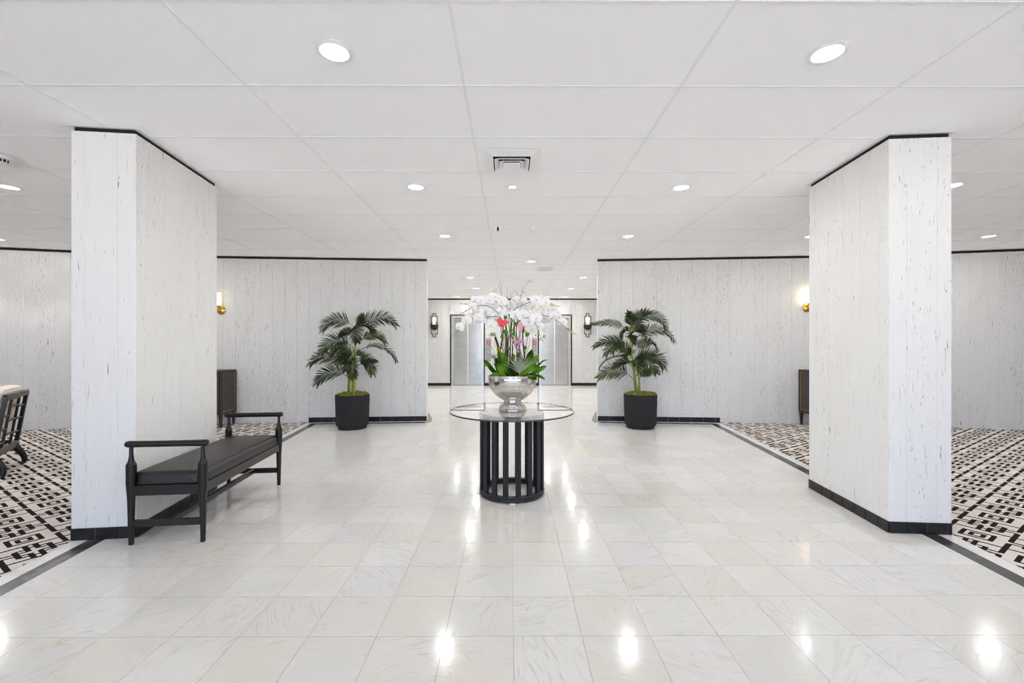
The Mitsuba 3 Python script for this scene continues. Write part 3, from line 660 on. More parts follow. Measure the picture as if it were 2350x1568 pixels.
# ------------------------------------------------------------------ orchid arrangement
oa = thing('orchid_arrangement', 'large arrangement of white moth orchids with green leaves and bare twigs in the silver bowl', 'flower arrangement')
def W(px, py, dy=0.0): return at_y(px, py, TC[1] + dy)
ma = lathe([(0.0, 0.0), (0.19, 0.0), (0.196, 0.012), (0.15, 0.03), (0.08, 0.04), (0.0, 0.045)], 48)
v = ma.vertices.copy(); v[:, 2] += 0.016 * (meshkit.fbm(v * 40, 3) - 0.5) * (v[:, 2] > 0.001); ma = trimesh.Trimesh(v + [BX, BY, zr - 0.03], ma.faces)
put('moss', ma, 'mat_grey_moss', smooth=60, parent=oa)
def petal(L, Wd, ang, back, cup, nu=8, nv=6, p=0.75):
    V, F = [], []
    for i in range(nu + 1):
        u = i / nu; w = Wd * max(0.0, math.sin(math.pi * (0.06 + 0.94 * u ** 0.85)) ) ** p if u < 1 else 0.0
        for j in range(nv + 1):
            t = j / nv * 2 - 1
            x, y = u * L, t * w * 0.5
            zz = -back * u * u * L + cup * (t * t) * w * 0.5 + 0.0015 * math.sin(9 * t + 5 * u)
            V.append([x * math.cos(ang) - y * math.sin(ang), x * math.sin(ang) + y * math.cos(ang), zz])
    for i in range(nu):
        for j in range(nv):
            a = i * (nv + 1) + j; F += [[a, a + nv + 1, a + nv + 2], [a, a + nv + 2, a + 1]]
    return trimesh.Trimesh(np.array(V), F, process=False)
def bloom_mesh(var):
    r = np.random.default_rng(var); ms = []
    for a in (90, 215, 325):   # sepals behind
        m = petal(0.046, 0.036, math.radians(a + r.uniform(-5, 5)), 0.25 + r.uniform(0, .2), -0.15); m.apply_translation([0, 0, -0.002]); ms.append(m)
    for a in (12, 168):        # two broad petals
        m = petal(0.052, 0.062, math.radians(a + r.uniform(-5, 5)), 0.12 + r.uniform(0, .2), -0.12, 9, 8, 0.6); m.apply_translation([0, 0, 0.002]); ms.append(m)
    return cat(ms)
def lip_mesh(var):
    ms = []
    for (x, y, z, a, b, c_) in ((0, -0.004, 0.007, 0.0065, 0.007, 0.008), (-0.0075, -0.002, 0.005, 0.005, 0.004, 0.004), (0.0075, -0.002, 0.005, 0.005, 0.004, 0.004), (0, -0.013, 0.006, 0.004, 0.008, 0.004)):
        s = trimesh.creation.icosphere(1); s.apply_scale([a * .8, b * .8, c_ * .8]); s.apply_translation([x * .8, y * .8, z]); ms.append(s)
    return cat(ms)
bloom_ply = [mikit.ply(bloom_mesh(i), 'mat_petal', True) for i in range(4)]
lip_ply = mikit.ply(lip_mesh(0), 'mat_lip', True)
bl = [(578, 468), (735, 452), (948, 488), (425, 580), (535, 772), (585, 815), (318, 828), (185, 945), (670, 672), (828, 755), (925, 680), (765, 895), (1200, 738), (1335, 728), (1570, 450), (1742, 500),
      (1668, 705), (1480, 725), (1570, 790), (1430, 850), (1490, 985), (1620, 935), (1890, 740), (2055, 855)]
bback = [(650, 420), (830, 410), (1020, 470), (520, 560), (600, 620), (440, 690), (760, 600), (880, 610), (390, 760), (240, 870), (680, 780), (640, 560), (1210, 470), (1340, 500), (1260, 560), (1500, 400), (1660, 440), (1800, 610), (1720, 620),
         (1600, 600), (1900, 660), (1980, 770), (1400, 660), (1280, 680), (1830, 720), (1690, 880), (1540, 880), (2110, 900), (1700, 960), (1380, 470), (480, 480), (860, 860), (560, 450), (700, 520), (790, 680), (740, 760), (580, 700), (470, 790), (350, 760), (920, 430), (880, 470), (1180, 660), (1290, 770), (1440, 760), (1560, 700), (1640, 560), (1760, 700), (1840, 640), (1940, 720), (2030, 800), (1580, 930), (1250, 520), (1720, 800), (540, 690), (620, 740), (500, 830), (430, 620), (720, 690), (330, 790), (270, 810), (800, 520), (990, 560), (960, 640), (840, 700), (700, 860), (1130, 700), (1380, 790), (1620, 660), (1520, 560), (1700, 560), (1880, 620), (1960, 680), (2080, 830), (1500, 640), (1640, 860), (1420, 560), (1840, 790), (1590, 800), (1270, 730), (680, 480), (590, 520)]
bl2 = []
def face(dirv, roll):
    z = np.asarray(dirv, float); z /= np.linalg.norm(z); x = np.cross([0, 0, 1.0], z); x /= np.linalg.norm(x); y = np.cross(z, x)
    c_, s_ = math.cos(roll), math.sin(roll); M = np.eye(4); M[:3, 0] = x * c_ + y * s_; M[:3, 1] = y * c_ - x * s_; M[:3, 2] = z; return M
def place_bloom(p, dirv, roll, sc, lip=True):
    M = face(dirv, roll); M[:3, :3] *= sc; M[:3, 3] = p
    k = put_shape('bloom', {**bloom_ply[int(rng.integers(4))], 'to_world': T(M)}, oa)
    if lip: put_shape('lip', {**lip_ply, 'to_world': T(M)}, k)
for (a, b) in bl:
    px, py = 1030 + a / 7.833, 630 + b / 7.833
    off = (px - 1176) / 140
    dy = -0.13 + 0.05 * rng.standard_normal() + 0.10 * abs(off)
    p = W(px, py, dy)
    place_bloom(p, (0.7 * off + 0.15 * rng.standard_normal(), -1.0, 0.05 + 0.15 * rng.standard_normal()), 0.25 * rng.standard_normal(), rng.uniform(1.02, 1.24) * (1.0 - 0.14 * abs(off)))
for (a, b) in bback:
    px, py = 1030 + a / 7.833, 630 + b / 7.833
    off = (px - 1176) / 140
    dy = 0.10 + 0.10 * rng.standard_normal()
    p = W(px, py, max(-0.05, dy))
    place_bloom(p, (1.2 * off + 0.5 * rng.standard_normal(), 0.6 * rng.standard_normal() - 0.25, 0.35 * rng.standard_normal() + 0.2), 0.4 * rng.standard_normal(), rng.uniform(0.95, 1.18))
# flower spikes with buds at their tips
def zz(a, b, dy=0.0): return W(1030 + a / 7.833, 630 + b / 7.833, dy)
base = lambda x, y: np.array([BX + x, BY + y, zr - 0.005])
spikes = [
    [base(-.03, -.02), zz(1030, 1100, -.03), zz(1000, 760, -.05), zz(930, 560, -.08), zz(700, 440, -.08), zz(480, 490, -.05), zz(190, 515, 0)],
    [base(-.05, .0), zz(960, 1100, -.02), zz(930, 780, -.06), zz(800, 620, -.1), zz(560, 560, -.08), zz(380, 620, -.03), zz(212, 705, 0)],
    [base(-.06, -.02), zz(980, 1050, -.06), zz(900, 760, -.1), zz(690, 770, -.12), zz(400, 800, -.06), zz(210, 970, 0), zz(55, 1110, .02)],
    [base(.03, .0), zz(1110, 1050, -.02), zz(1110, 720, -.04), zz(1300, 560, -.07), zz(1560, 490, -.08), zz(1820, 530, -.03), zz(2000, 578, 0)],
    [base(.05, -.02), zz(1180, 1050, -.05), zz(1230, 850, -.1), zz(1480, 740, -.12), zz(1770, 755, -.08), zz(2000, 870, -.02), zz(2190, 1030, 0), zz(2310, 1078, .02)],
    [base(.06, -.03), zz(1220, 1100, -.07), zz(1290, 820, -.12), zz(1450, 780, -.15), zz(1560, 890, -.12), zz(1630, 1080, -.08), zz(1700, 1205, -.06)],
    [base(.0, .02), zz(1120, 1000, .05), zz(1090, 640, .08), zz(1010, 555, .06), zz(900, 500, .05)],
]
for P in spikes:
    q = spline(P, 40); put('flower_spike', tube(q, np.linspace(0.0042, 0.0016, 40), 7), 'mat_spike', smooth=True, parent=oa)
_bud = trimesh.creation.icosphere(2)
def bud(p, r, s=(1, 1, 1.25)):
    m = _bud.copy(); m.apply_scale(np.array(s) * r); m.apply_translation(p); put('bud', m, 'mat_bud', smooth=True, parent=oa)
for a, b, r in ((400, 505, .0105), (375, 520, .008), (295, 522, .006), (240, 518, .005), (195, 514, .004), (375, 610, .007), (308, 660, .0065), (258, 688, .005), (212, 704, .004), (180, 1005, .006), (120, 1050, .005), (58, 1110, .004),
                (1850, 540, .011), (1880, 560, .008), (1950, 575, .006), (1995, 578, .005), (2165, 975, .011), (2195, 1040, .008), (2250, 1055, .006), (2305, 1078, .004), (1610, 1050, .011), (1560, 1090, .008), (1715, 1115, .013), (1640, 1165, .009), (1698, 1200, .005),
                (1485, 570, .010)):
    bud(zz(a, b, -0.03 if a > 1400 else 0.0), r)
# bare sticks and curly twigs
def Z2(a, b, dy=0.0): return W(1030 + a / 8.103, 700 + b / 8.103, dy)
sticks = [([(1010, 880), (990, 700), (965, 420), (940, 260)], .0035), ([(1140, 900), (1150, 600), (1155, 240)], .0062), ([(1090, 880), (1080, 560), (1060, 380)], .0075), ([(950, 860), (905, 700), (865, 590)], .0075), ([(925, 880), (880, 690), (850, 600)], .005),
          ([(1060, 900), (1050, 650), (1040, 520)], .005), ([(1110, 870), (1130, 480), (1210, 260)], .0035), ([(1250, 640), (1260, 400), (1290, 280)], .004), ([(1180, 900), (1200, 560), (1215, 280)], .0055), ([(1380, 700), (1375, 560), (1400, 400)], .0075),
          ([(1440, 760), (1460, 600), (1465, 520)], .003), ([(1550, 850), (1565, 640), (1525, 480)], .0016), ([(870, 980), (800, 790), (740, 740)], .0012), ([(1030, 860), (960, 720), (1000, 640)], .002), ([(820, 1220), (815, 1020), (700, 880)], .0015),
          ([(1270, 900), (1330, 500), (1320, 270)], .003), ([(1000, 900), (860, 760), (855, 640)], .0015), ([(1470, 820), (1500, 700), (1480, 560)], .002)]
for pts, r in sticks:
    dy0 = rng.uniform(-0.08, 0.1)
    P = [np.array([BX + (Z2(*pts[0])[0] - BX) * 0.6, BY + dy0 * .5, zr])] + [Z2(a, b, dy0) for a, b in pts]
    q = spline(P, 24); put('stick', tube(q, np.linspace(r, r * 0.75, 24), 7), 'mat_twig', smooth=True, parent=oa)
twigs = [[(1210, 610), (1290, 400), (1350, 250), (1480, 85)], [(1330, 330), (1300, 180)], [(1430, 140), (1510, 110)], [(1250, 390), (1210, 310), (1150, 268)], [(1200, 560), (1130, 430), (1105, 370), (1150, 325), (1230, 345)], [(1050, 620), (1045, 400), (1045, 215)],
         [(790, 335), (850, 265), (910, 228)], [(950, 400), (945, 300), (925, 250)], [(940, 290), (960, 180), (990, 140)], [(930, 140), (930, 90)], [(1110, 640), (1080, 480), (1040, 380)], [(1240, 640), (1300, 590), (1290, 440), (1320, 330)], [(920, 200), (900, 160)], [(1340, 330), (1410, 320)]]
for t in twigs:
    dy0 = 0.02
    q = spline([zz(a, b, dy0) for a, b in t], 20); put('twig', tube(q, np.linspace(0.0020, 0.0009, 20), 6), 'mat_grey_twig', smooth=True, parent=oa)
# strap leaves
def leaf(P, wmax, face_dir, n=18, nv=6, fold=0.18, tip=0.35):
    q = spline(P, n); t = np.gradient(q, axis=0); t /= np.linalg.norm(t, axis=1, keepdims=True); V, F = [], []
    fd = np.asarray(face_dir, float)
    for i in range(n):
        u = i / (n - 1); s = np.cross(t[i], fd); s /= np.linalg.norm(s) + 1e-9; nn = np.cross(s, t[i])
        w = wmax * (0.35 + 0.65 * math.sin(math.pi * min(1, u * 1.05) ** 0.8 * 0.62) ** 1.0) * (1 - max(0, (u - 0.72) / 0.28) ** 2.2) + 0.0008
        for j in range(nv + 1):
            a = j / nv * 2 - 1; V.append(q[i] + s * a * w / 2 + nn * fold * abs(a) * w / 2)
    for i in range(n - 1):
        for j in range(nv):
            a = i * (nv + 1) + j; F += [[a, a + nv + 1, a + nv + 2], [a, a + nv + 2, a + 1]]
    return trimesh.Trimesh(np.array(V), F, process=False)
def L3(a, b, dy=0.0): return W(1080 + a / 8.71, 780 + b / 8.71, dy)
leaves = [([(800, 690), (720, 560), (680, 420), (700, 240)], .072, -.14), ([(740, 690), (640, 500), (590, 330), (560, 190)], .070, -.06), ([(640, 720), (610, 620), (560, 530), (460, 490)], .060, -.17), ([(1040, 700), (1150, 560), (1270, 420), (1370, 300)], .070, -.13),
          ([(1030, 680), (1120, 620), (1240, 560), (1400, 560)], .066, -.17), ([(480, 680), (420, 590), (340, 480), (250, 400)], .042, -.05), ([(1060, 690), (1130, 480), (1190, 330), (1230, 190)], .075, .05), ([(1150, 720), (1280, 660), (1400, 600), (1530, 520)], .032, -.08),
          ([(1200, 730), (1300, 650), (1400, 570), (1500, 520)], .030, .02), ([(1180, 760), (1240, 750), (1290, 770), (1320, 800)], .046, -.19), ([(1330, 710), (1400, 740), (1450, 770), (1490, 805)], .028, -.05), ([(640, 730), (560, 690), (480, 690), (400, 740)], .035, -.14),
          ([(900, 700), (870, 620), (850, 560), (860, 480)], .05, -.10), ([(760, 700), (720, 620), (670, 560), (620, 470)], .06, .0), ([(1280, 640), (1370, 500), (1440, 430), (1560, 410)], .016, .05), ([(430, 620), (380, 520), (330, 500), (270, 570)], .016, -.03)]
for pts, w_, dy in leaves:
    P = [np.array([BX, BY + dy * 0.6, zr]) * 0.4 + L3(*pts[0], dy * .8) * 0.6] + [L3(a, b, dy * (0.85 + 0.1 * i)) for i, (a, b) in enumerate(pts[1:])]
    put('leaf', leaf(P, w_ * 0.86, (rng.uniform(-.3, .3), -1, 0.35)), 'mat_leaf', smooth=True, parent=oa)
for i in range(14):
    a = rng.uniform(0, 2 * np.pi); r0 = rng.uniform(.02, .12); l = rng.uniform(.12, .24); o = rng.uniform(.03, .10)
    p = np.array([BX + r0 * math.cos(a), BY + r0 * math.sin(a), zr]); q = p + [o * math.cos(a), o * math.sin(a), l]
    put('leaf', leaf([p, p * .6 + q * .4 + [0, 0, .02], q], rng.uniform(.030, .05), (rng.uniform(-.5, .5), -1, 0.3)), 'mat_dark_leaf', smooth=True, parent=oa)
for i in range(26):
    a = rng.uniform(0, 2 * np.pi); r0 = rng.uniform(.10, .18); p = np.array([BX + r0 * math.cos(a), BY + r0 * math.sin(a), zr])
    b = a + rng.uniform(.3, 1.2); r1 = rng.uniform(.14, .205); q = np.array([BX + r1 * math.cos(b), BY + r1 * math.sin(b), zr + rng.uniform(.0, .012)])
    put('tendril', tube(spline([p, (p + q) / 2 + [0, 0, rng.uniform(.012, .035)], q], 10), 0.0012, 5), 'mat_grey_twig', smooth=True, parent=oa)
# green button poms and yellow tufts on the sticks
def lumpy(p, r, mat, name, seed):
    m = trimesh.creation.icosphere(3); v = m.vertices; n = meshkit.noise(v * 4.2 + seed * 7.7); v = v * (r * (0.72 + 0.55 * n))[:, None]; put(name, trimesh.Trimesh(v + p, m.faces), mat, smooth=60, parent=oa)
for i, (a, b, r) in enumerate(((1155, 465, .016), (1055, 235, .015), (1060, 500, .019), (1200, 540, .015), (992, 595, .015), (1465, 530, .019), (1415, 800, .017), (1130, 190, .012), (1105, 810, .013), (1450, 570, .012), (930, 800, .013), (1250, 370, .012), (1230, 340, .012))):
    lumpy(Z2(a, b, -.04), r, 'mat_green_pom', 'green_pom', i)
for i, (a, b, r) in enumerate(((1400, 480, .015), (1380, 500, .011), (1250, 620, .013), (1215, 660, .010), (915, 830, .015), (940, 850, .012), (1190, 935, .016), (1220, 950, .012))):
    lumpy(Z2(a, b, -.05), r, 'mat_yellow_flower', 'yellow_tuft', 20 + i)

# separate accents stuck into the bowl
k = thing('red_anthurium', 'red heart-shaped flower speckled white, in the middle of the orchids', 'flower')
def heart(p, w, h, thick, lean):
    n = 40; t = np.linspace(0, 2 * np.pi, n, endpoint=False)
    x = 16 * np.sin(t) ** 3; y = 13 * np.cos(t) - 5 * np.cos(2 * t) - 2 * np.cos(3 * t) - np.cos(4 * t)
    m = trimesh.creation.extrude_polygon(Polygon(np.stack([x / 32 * w, (y + 2.5) / 29 * h], 1)), thick, engine='earcut')
    for _ in range(2): m = m.subdivide()
    v = m.vertices.copy(); rr_ = np.hypot(v[:, 0] / w, v[:, 1] / h); v[:, 2] = (v[:, 2] - thick / 2) * (1 - 2.6 * rr_ ** 2).clip(0.15) + 0.2 * w * rr_ ** 2 * -1
    v = v[:, [0, 2, 1]] * [1, -1, 1]; c_, s_ = math.cos(lean), math.sin(lean); v = np.stack([v[:, 0] * c_ + v[:, 2] * s_, v[:, 1], -v[:, 0] * s_ + v[:, 2] * c_], 1)
    return trimesh.Trimesh(v + p, m.faces)
put('spathe', heart(Z2(985, 345, -.12), 0.098, 0.084, 0.018, 0.30), 'mat_red', smooth=40, parent=k)
put('stem', tube(spline([Z2(1000, 400, -.11), Z2(1030, 800, -.08), base(-.01, -.05)], 14), 0.0028, 6), 'mat_spike', smooth=True, parent=k)
k = thing('pink_anthurium', 'pink speckled oval flower right of the red heart-shaped one', 'flower')
m = trimesh.creation.icosphere(3); m.apply_scale([0.021, 0.012, 0.043]); m.apply_translation(Z2(1332, 405, -.12))
put('spathe', m, 'mat_pink', smooth=True, parent=k)
put('stem', tube(spline([Z2(1325, 450, -.115), Z2(1270, 800, -.08), base(.03, -.05)], 14), 0.0026, 6), 'mat_spike', smooth=True, parent=k)
def spiky(name, label, ctr, n, L, mat, dirs, r0=0.004, droop=0.4, cat_='air plant', seed=0, stem=None):
    k = thing(name, label, cat_); r = np.random.default_rng(seed)
    put('core', tube(spline([ctr - np.array([0, 0, .012]), ctr, ctr + np.array([0, 0, .012])], 5), [r0, r0 * 1.4, r0 * 1.6, r0, r0 * .6], 8), mat, smooth=True, parent=k)
    for i in range(n):
        d = dirs(i, r); d /= np.linalg.norm(d); l = L * r.uniform(0.65, 1.1)
        P = [ctr, ctr + d * l * 0.35, ctr + d * l * 0.7 - np.array([0, 0, droop * l * 0.12]), ctr + d * l - np.array([0, 0, droop * l * 0.45])]
        q = spline(P, 12); s = np.cross(d, [0.2, -1, 0.1]); s /= np.linalg.norm(s)
        w = r0 * (1 - np.linspace(0, 1, 12) ** 1.5) + 0.0004
        V = np.stack([q - s * w[:, None], q + np.array([0, .3, -1]) * w[:, None] * .5, q + s * w[:, None]], 1).reshape(-1, 3); F = []
        for a in range(11):
            for b in (0, 1): F += [[a * 3 + b, a * 3 + b + 3, a * 3 + b + 4], [a * 3 + b, a * 3 + b + 4, a * 3 + b + 1]]
        put('blade', trimesh.Trimesh(V, F, process=False), mat, smooth=True, parent=k)
    if stem: put('stem', tube(spline(stem, 12), 0.003, 6), 'mat_twig', smooth=True, parent=k)
spiky('pink_bromeliad', 'pink and lilac spidery air plant over the bowl', Z2(1312, 700, -.17), 30, 0.085, 'mat_pinkplant', lambda i, r: np.array([r.normal() * .8, -0.5 + r.normal() * .4, r.normal() * .8 + .35]), 0.0035, 0.5, seed=3, stem=[Z2(1312, 705, -.165), Z2(1310, 900, -.12), base(.02, -.08)])
spiky('green_air_plant', 'grey-green grassy air plant at the front of the bowl', Z2(1310, 1270, -.17), 60, 0.21, 'mat_airplant', lambda i, r: np.array([r.normal() * .55, -0.25 + r.normal() * .2, 1.0]), 0.0024, 0.45, seed=4)
spiky('brown_air_plant', 'drooping tan air plant at the left, under the lowest orchids', Z2(870, 580, -.06), 36, 0.075, 'mat_airplant', lambda i, r: np.array([-0.9 + r.normal() * .4, -0.2 + r.normal() * .3, .75 + r.normal() * .3]), 0.003, 1.1, seed=5, stem=[Z2(865, 590, -.055), Z2(900, 720, -.05), base(-.07, -.02)])
spiky('pale_air_plant', 'pale green feathery air plant beside the left leaves', Z2(850, 1010, -.03), 20, 0.07, 'mat_airplant', lambda i, r: np.array([-0.5 + r.normal() * .5, r.normal() * .3, .9]), 0.0035, 0.3, seed=6, stem=[Z2(850, 1015, -.03), Z2(880, 1200, -.02), base(-.08, -.01)])

# ------------------------------------------------------------------ bench
bn = thing('bench', 'long black bench with leather seat and turned arms, beside the left pillar', 'bench')
p0, p1, p2 = at_z(294, 1252, 0)[:2], at_z(466, 1243, 0)[:2], at_z(640, 1113, 0)[:2]
p0 = p0 + [0.012, 0.0]
ax = (p2 - p1); Lb = np.linalg.norm(ax); ax /= Lb; wx = np.array([ax[1], -ax[0]]); wb_ = (p1 - p0) @ wx
MB = np.eye(4); MB[:3, 0] = [wx[0], wx[1], 0]; MB[:3, 1] = [ax[0], ax[1], 0]; MB[:3, 3] = [p1[0] - wx[0] * wb_, p1[1] - wx[1] * wb_, 0]
legp = [(0.0, 0.001), (0.0135, 0.001), (0.0145, 0.006), (0.0215, 0.30), (0.0285, 0.40), (0.0290, 0.515), (0.0280, 0.522), (0.0225, 0.531), (0.0150, 0.552), (0.0115, 0.585), (0.0110, 0.640), (0.0, 0.640)]
corners = [(0, 0), (wb_, 0), (wb_, Lb), (0, Lb)]
for (u, v_) in corners: put('leg', xf(lathe(legp, 28, (u, v_, 0)), MB), 'mat_lacquer', smooth=35, parent=bn)
for v_ in (0, Lb):
    a, b = np.array([-0.035, v_, 0.652]), np.array([wb_ + 0.035, v_, 0.652])
    tt = np.array([0, .004, .012, .02, .3, .5, .7]); xs_ = np.r_[tt, 1 - tt[:-1][::-1]] if False else np.array([0, .01, .03, .05, .2, .5, .8, .95, .97, .99, 1.0])
    rs = np.array([.010, .0175, .0212, .0218, .0205, .0200, .0205, .0218, .0212, .0175, .010])
    put('arm_rail', xf(tube(a + (b - a) * xs_[:, None], rs, 18), MB), 'mat_lacquer', smooth=40, parent=bn)
    put('apron', xf(beam((0.012, v_, 0.351), (wb_ - 0.012, v_, 0.351), 0.024, 0.066), MB), 'mat_bench_wood', parent=bn)
    put('stretcher', xf(beam((0.010, v_, 0.137), (wb_ - 0.010, v_, 0.137), 0.022, 0.044), MB), 'mat_bench_wood', parent=bn)
for u in (0, wb_): put('apron', xf(beam((u, 0.012, 0.351), (u, Lb - 0.012, 0.351), 0.024, 0.066), MB), 'mat_bench_wood', parent=bn)
put('stretcher', xf(beam((wb_ * 0.5, 0.010, 0.137), (wb_ * 0.5, Lb - 0.010, 0.137), 0.030, 0.040), MB), 'mat_bench_wood', parent=bn)
sA, sB = m3.Manifold.sphere(0.034, 20), m3.Manifold.sphere(0.010, 12); hp = []
for u in (0, 1):
    for w_ in (0, 1):
        sx, sy = 2 * u - 1, 2 * w_ - 1
        hp.append(sA.translate([wb_ / 2 + sx * (wb_ / 2 + 0.004 - 0.034), Lb / 2 + sy * (Lb / 2 + 0.002 - 0.034), 0.467 - 0.034]))
        hp.append(sB.translate([wb_ / 2 + sx * (wb_ / 2 + 0.008 - 0.010), Lb / 2 + sy * (Lb / 2 + 0.006 - 0.010), 0.3846 + 0.010]))
hh_ = m3.Manifold.batch_hull(hp).to_mesh(); cu = trimesh.Trimesh(hh_.vert_properties[:, :3], hh_.tri_verts)
cu = m3.Manifold(m3.Mesh(cu.vertices.astype(np.float32), cu.faces.astype(np.uint32))).refine_to_length(0.03).to_mesh()
v = cu.vert_properties[:, :3].astype(float).copy()
q = (1 - (2 * v[:, 0] / wb_ - 1) ** 2).clip(0) * (1 - (2 * v[:, 1] / Lb - 1) ** 4).clip(0); v[:, 2] += (v[:, 2] > 0.43) * (0.014 * q)
for (u, w_) in corners:      # notches where the legs pass
    d_ = np.hypot(v[:, 0] - u, v[:, 1] - w_); pull = (0.034 - d_).clip(0)
    cxy = np.array([wb_ / 2, Lb / 2]); dirc = np.sign(cxy - [u, w_])
    v[:, 0] += dirc[0] * pull * 0.9; v[:, 1] += dirc[1] * pull * 0.9
put('seat_cushion', xf(trimesh.Trimesh(v, cu.tri_verts), MB), 'mat_leather', smooth=50, parent=bn)

# ------------------------------------------------------------------ potted palms
def frond(P, L0, roll, nl=27, droop=0.25, seed=0, w=0.0064, start=0.22):
    """feather leaf along the rachis P: leaflets in pairs, tilted by roll out of the picture's plane"""
    r = np.random.default_rng(seed); n = 40
    q = spline(P, n); t = np.gradient(q, axis=0); t /= np.linalg.norm(t, axis=1, keepdims=True)
    ms = [tube(q[::3], np.linspace(0.0042, 0.0012, len(q[::3])), 5)]
    for i in range(nl):
        u = start + (1 - start) * (i + 0.5) / nl; f = u * (n - 1); k0 = min(int(f), n - 2); p = q[k0] * (1 - (f - k0)) + q[k0 + 1] * (f - k0); tt_ = t[k0]
        up = np.array([0, -math.cos(roll), math.sin(roll)]); s = np.cross(tt_, up); s /= np.linalg.norm(s) + 1e-9
        Lf = L0 * (0.45 + 0.55 * math.sin(math.pi * min(1.0, 0.16 + 0.92 * u))) * r.uniform(0.9, 1.08)
        for sg_ in (-1, 1):
            an = math.radians(58 - 30 * u + r.uniform(-6, 6)); d = tt_ * math.cos(an) + sg_ * s * math.sin(an) + up * r.uniform(-.08, .22); d /= np.linalg.norm(d)
            Q = np.array([p, p + d * Lf * .33 , p + d * Lf * .68 - [0, 0, droop * Lf * .12], p + d * Lf - [0, 0, droop * Lf * .38]])
            wn = np.cross(d, up); wn /= np.linalg.norm(wn) + 1e-9; ww_ = np.array([0.45, 1.0, 0.85, 0.05]) * w
            V = np.stack([Q - wn * ww_[:, None], Q + up * ww_[:, None] * 0.35, Q + wn * ww_[:, None]], 1).reshape(-1, 3); F = []
            for a in range(3):
                for b in (0, 1): F += [[a * 3 + b, a * 3 + b + 3, a * 3 + b + 4], [a * 3 + b, a * 3 + b + 4, a * 3 + b + 1]]
            ms.append(trimesh.Trimesh(V, F, process=False))
    return cat(ms)
def palm(label, cx, cy, zoomfn, canes, fronds, seed):
    pl = thing('potted_palm', label, 'potted plant')
    n = 72 * 4; ang = np.arange(n) * 2 * np.pi / n; fl_ = 0.0045 * np.abs(np.cos(ang * 36)) ** 0.6
    prof = [(0.208, 0.0008, 0), (0.214, 0.006, 0), (0.216, 0.045, 0), (0.236, 0.052, 1), (0.240, 0.062, 1), (0.252, 0.505, 1), (0.252, 0.522, 0), (0.247, 0.526, 0), (0.240, 0.524, 0), (0.236, 0.49, 0)]
    V, F = [], []
    for (r, z, k) in prof:
        rr2 = r + (fl_ - 0.002) * k; V.append(np.stack([cx + rr2 * np.cos(ang), cy + rr2 * np.sin(ang), np.full(n, z)], 1))
    V = np.vstack(V + [[[cx, cy, 0.0008]], [[cx, cy, 0.48]]])
    for i in range(len(prof) - 1):
        for j in range(n):
            a, b, c_, d_ = i * n + j, i * n + (j + 1) % n, (i + 1) * n + (j + 1) % n, (i + 1) * n + j; F += [[a, b, c_], [a, c_, d_]]
    nb = len(prof) * n
    for j in range(n): F += [[nb, (j + 1) % n, j], [nb + 1, (len(prof) - 1) * n + j, (len(prof) - 1) * n + (j + 1) % n]]
    k = put('pot', trimesh.Trimesh(V, F, process=False), 'mat_pot', smooth=25, parent=pl); say(k, label='round black fluted pot')
    mm = lathe([(0.0, 0.50), (0.10, 0.50), (0.243, 0.505), (0.238, 0.528), (0.20, 0.545), (0.12, 0.552), (0.0, 0.552)], 64)
    mm = mm.subdivide().subdivide(); v = mm.vertices.copy(); v[:, 2] += (v[:, 2] > 0.512) * 0.05 * (meshkit.fbm(np.c_[v[:, :2] * 18, v[:, 2:] * 0 + seed], 4) - 0.42)
    put('moss', trimesh.Trimesh(v + [cx, cy, 0], mm.faces), 'mat_moss', smooth=60, parent=pl)
    for pts, r0, r1, dy in canes:
        P = [zoomfn(a, b, cy + dy) for a, b in pts]; P[0][2] = 0.53
        put('cane', tube(spline(P, 20), np.linspace(r0, r1, 20), 10), 'mat_cane', smooth=True, parent=pl)
    for i, (pts, L0, roll, dys) in enumerate(fronds):
        P = [zoomfn(a, b, cy + dys * j / (len(pts) - 1)) for j, (a, b) in enumerate(pts)]
        put('frond', frond(P, L0, roll, seed=seed * 100 + i), 'mat_frond', smooth=True, parent=pl)
zl = lambda a, b, Y: at_y(690 + a / 5.06, 700 + b / 5.06, Y)
zr_ = lambda a, b, Y: at_y(1340 + a / 5.058, 700 + b / 5.058, Y)
pcl, pcr = at_y(809, 990, 6.80), at_y(1469.5, 990, 6.83)
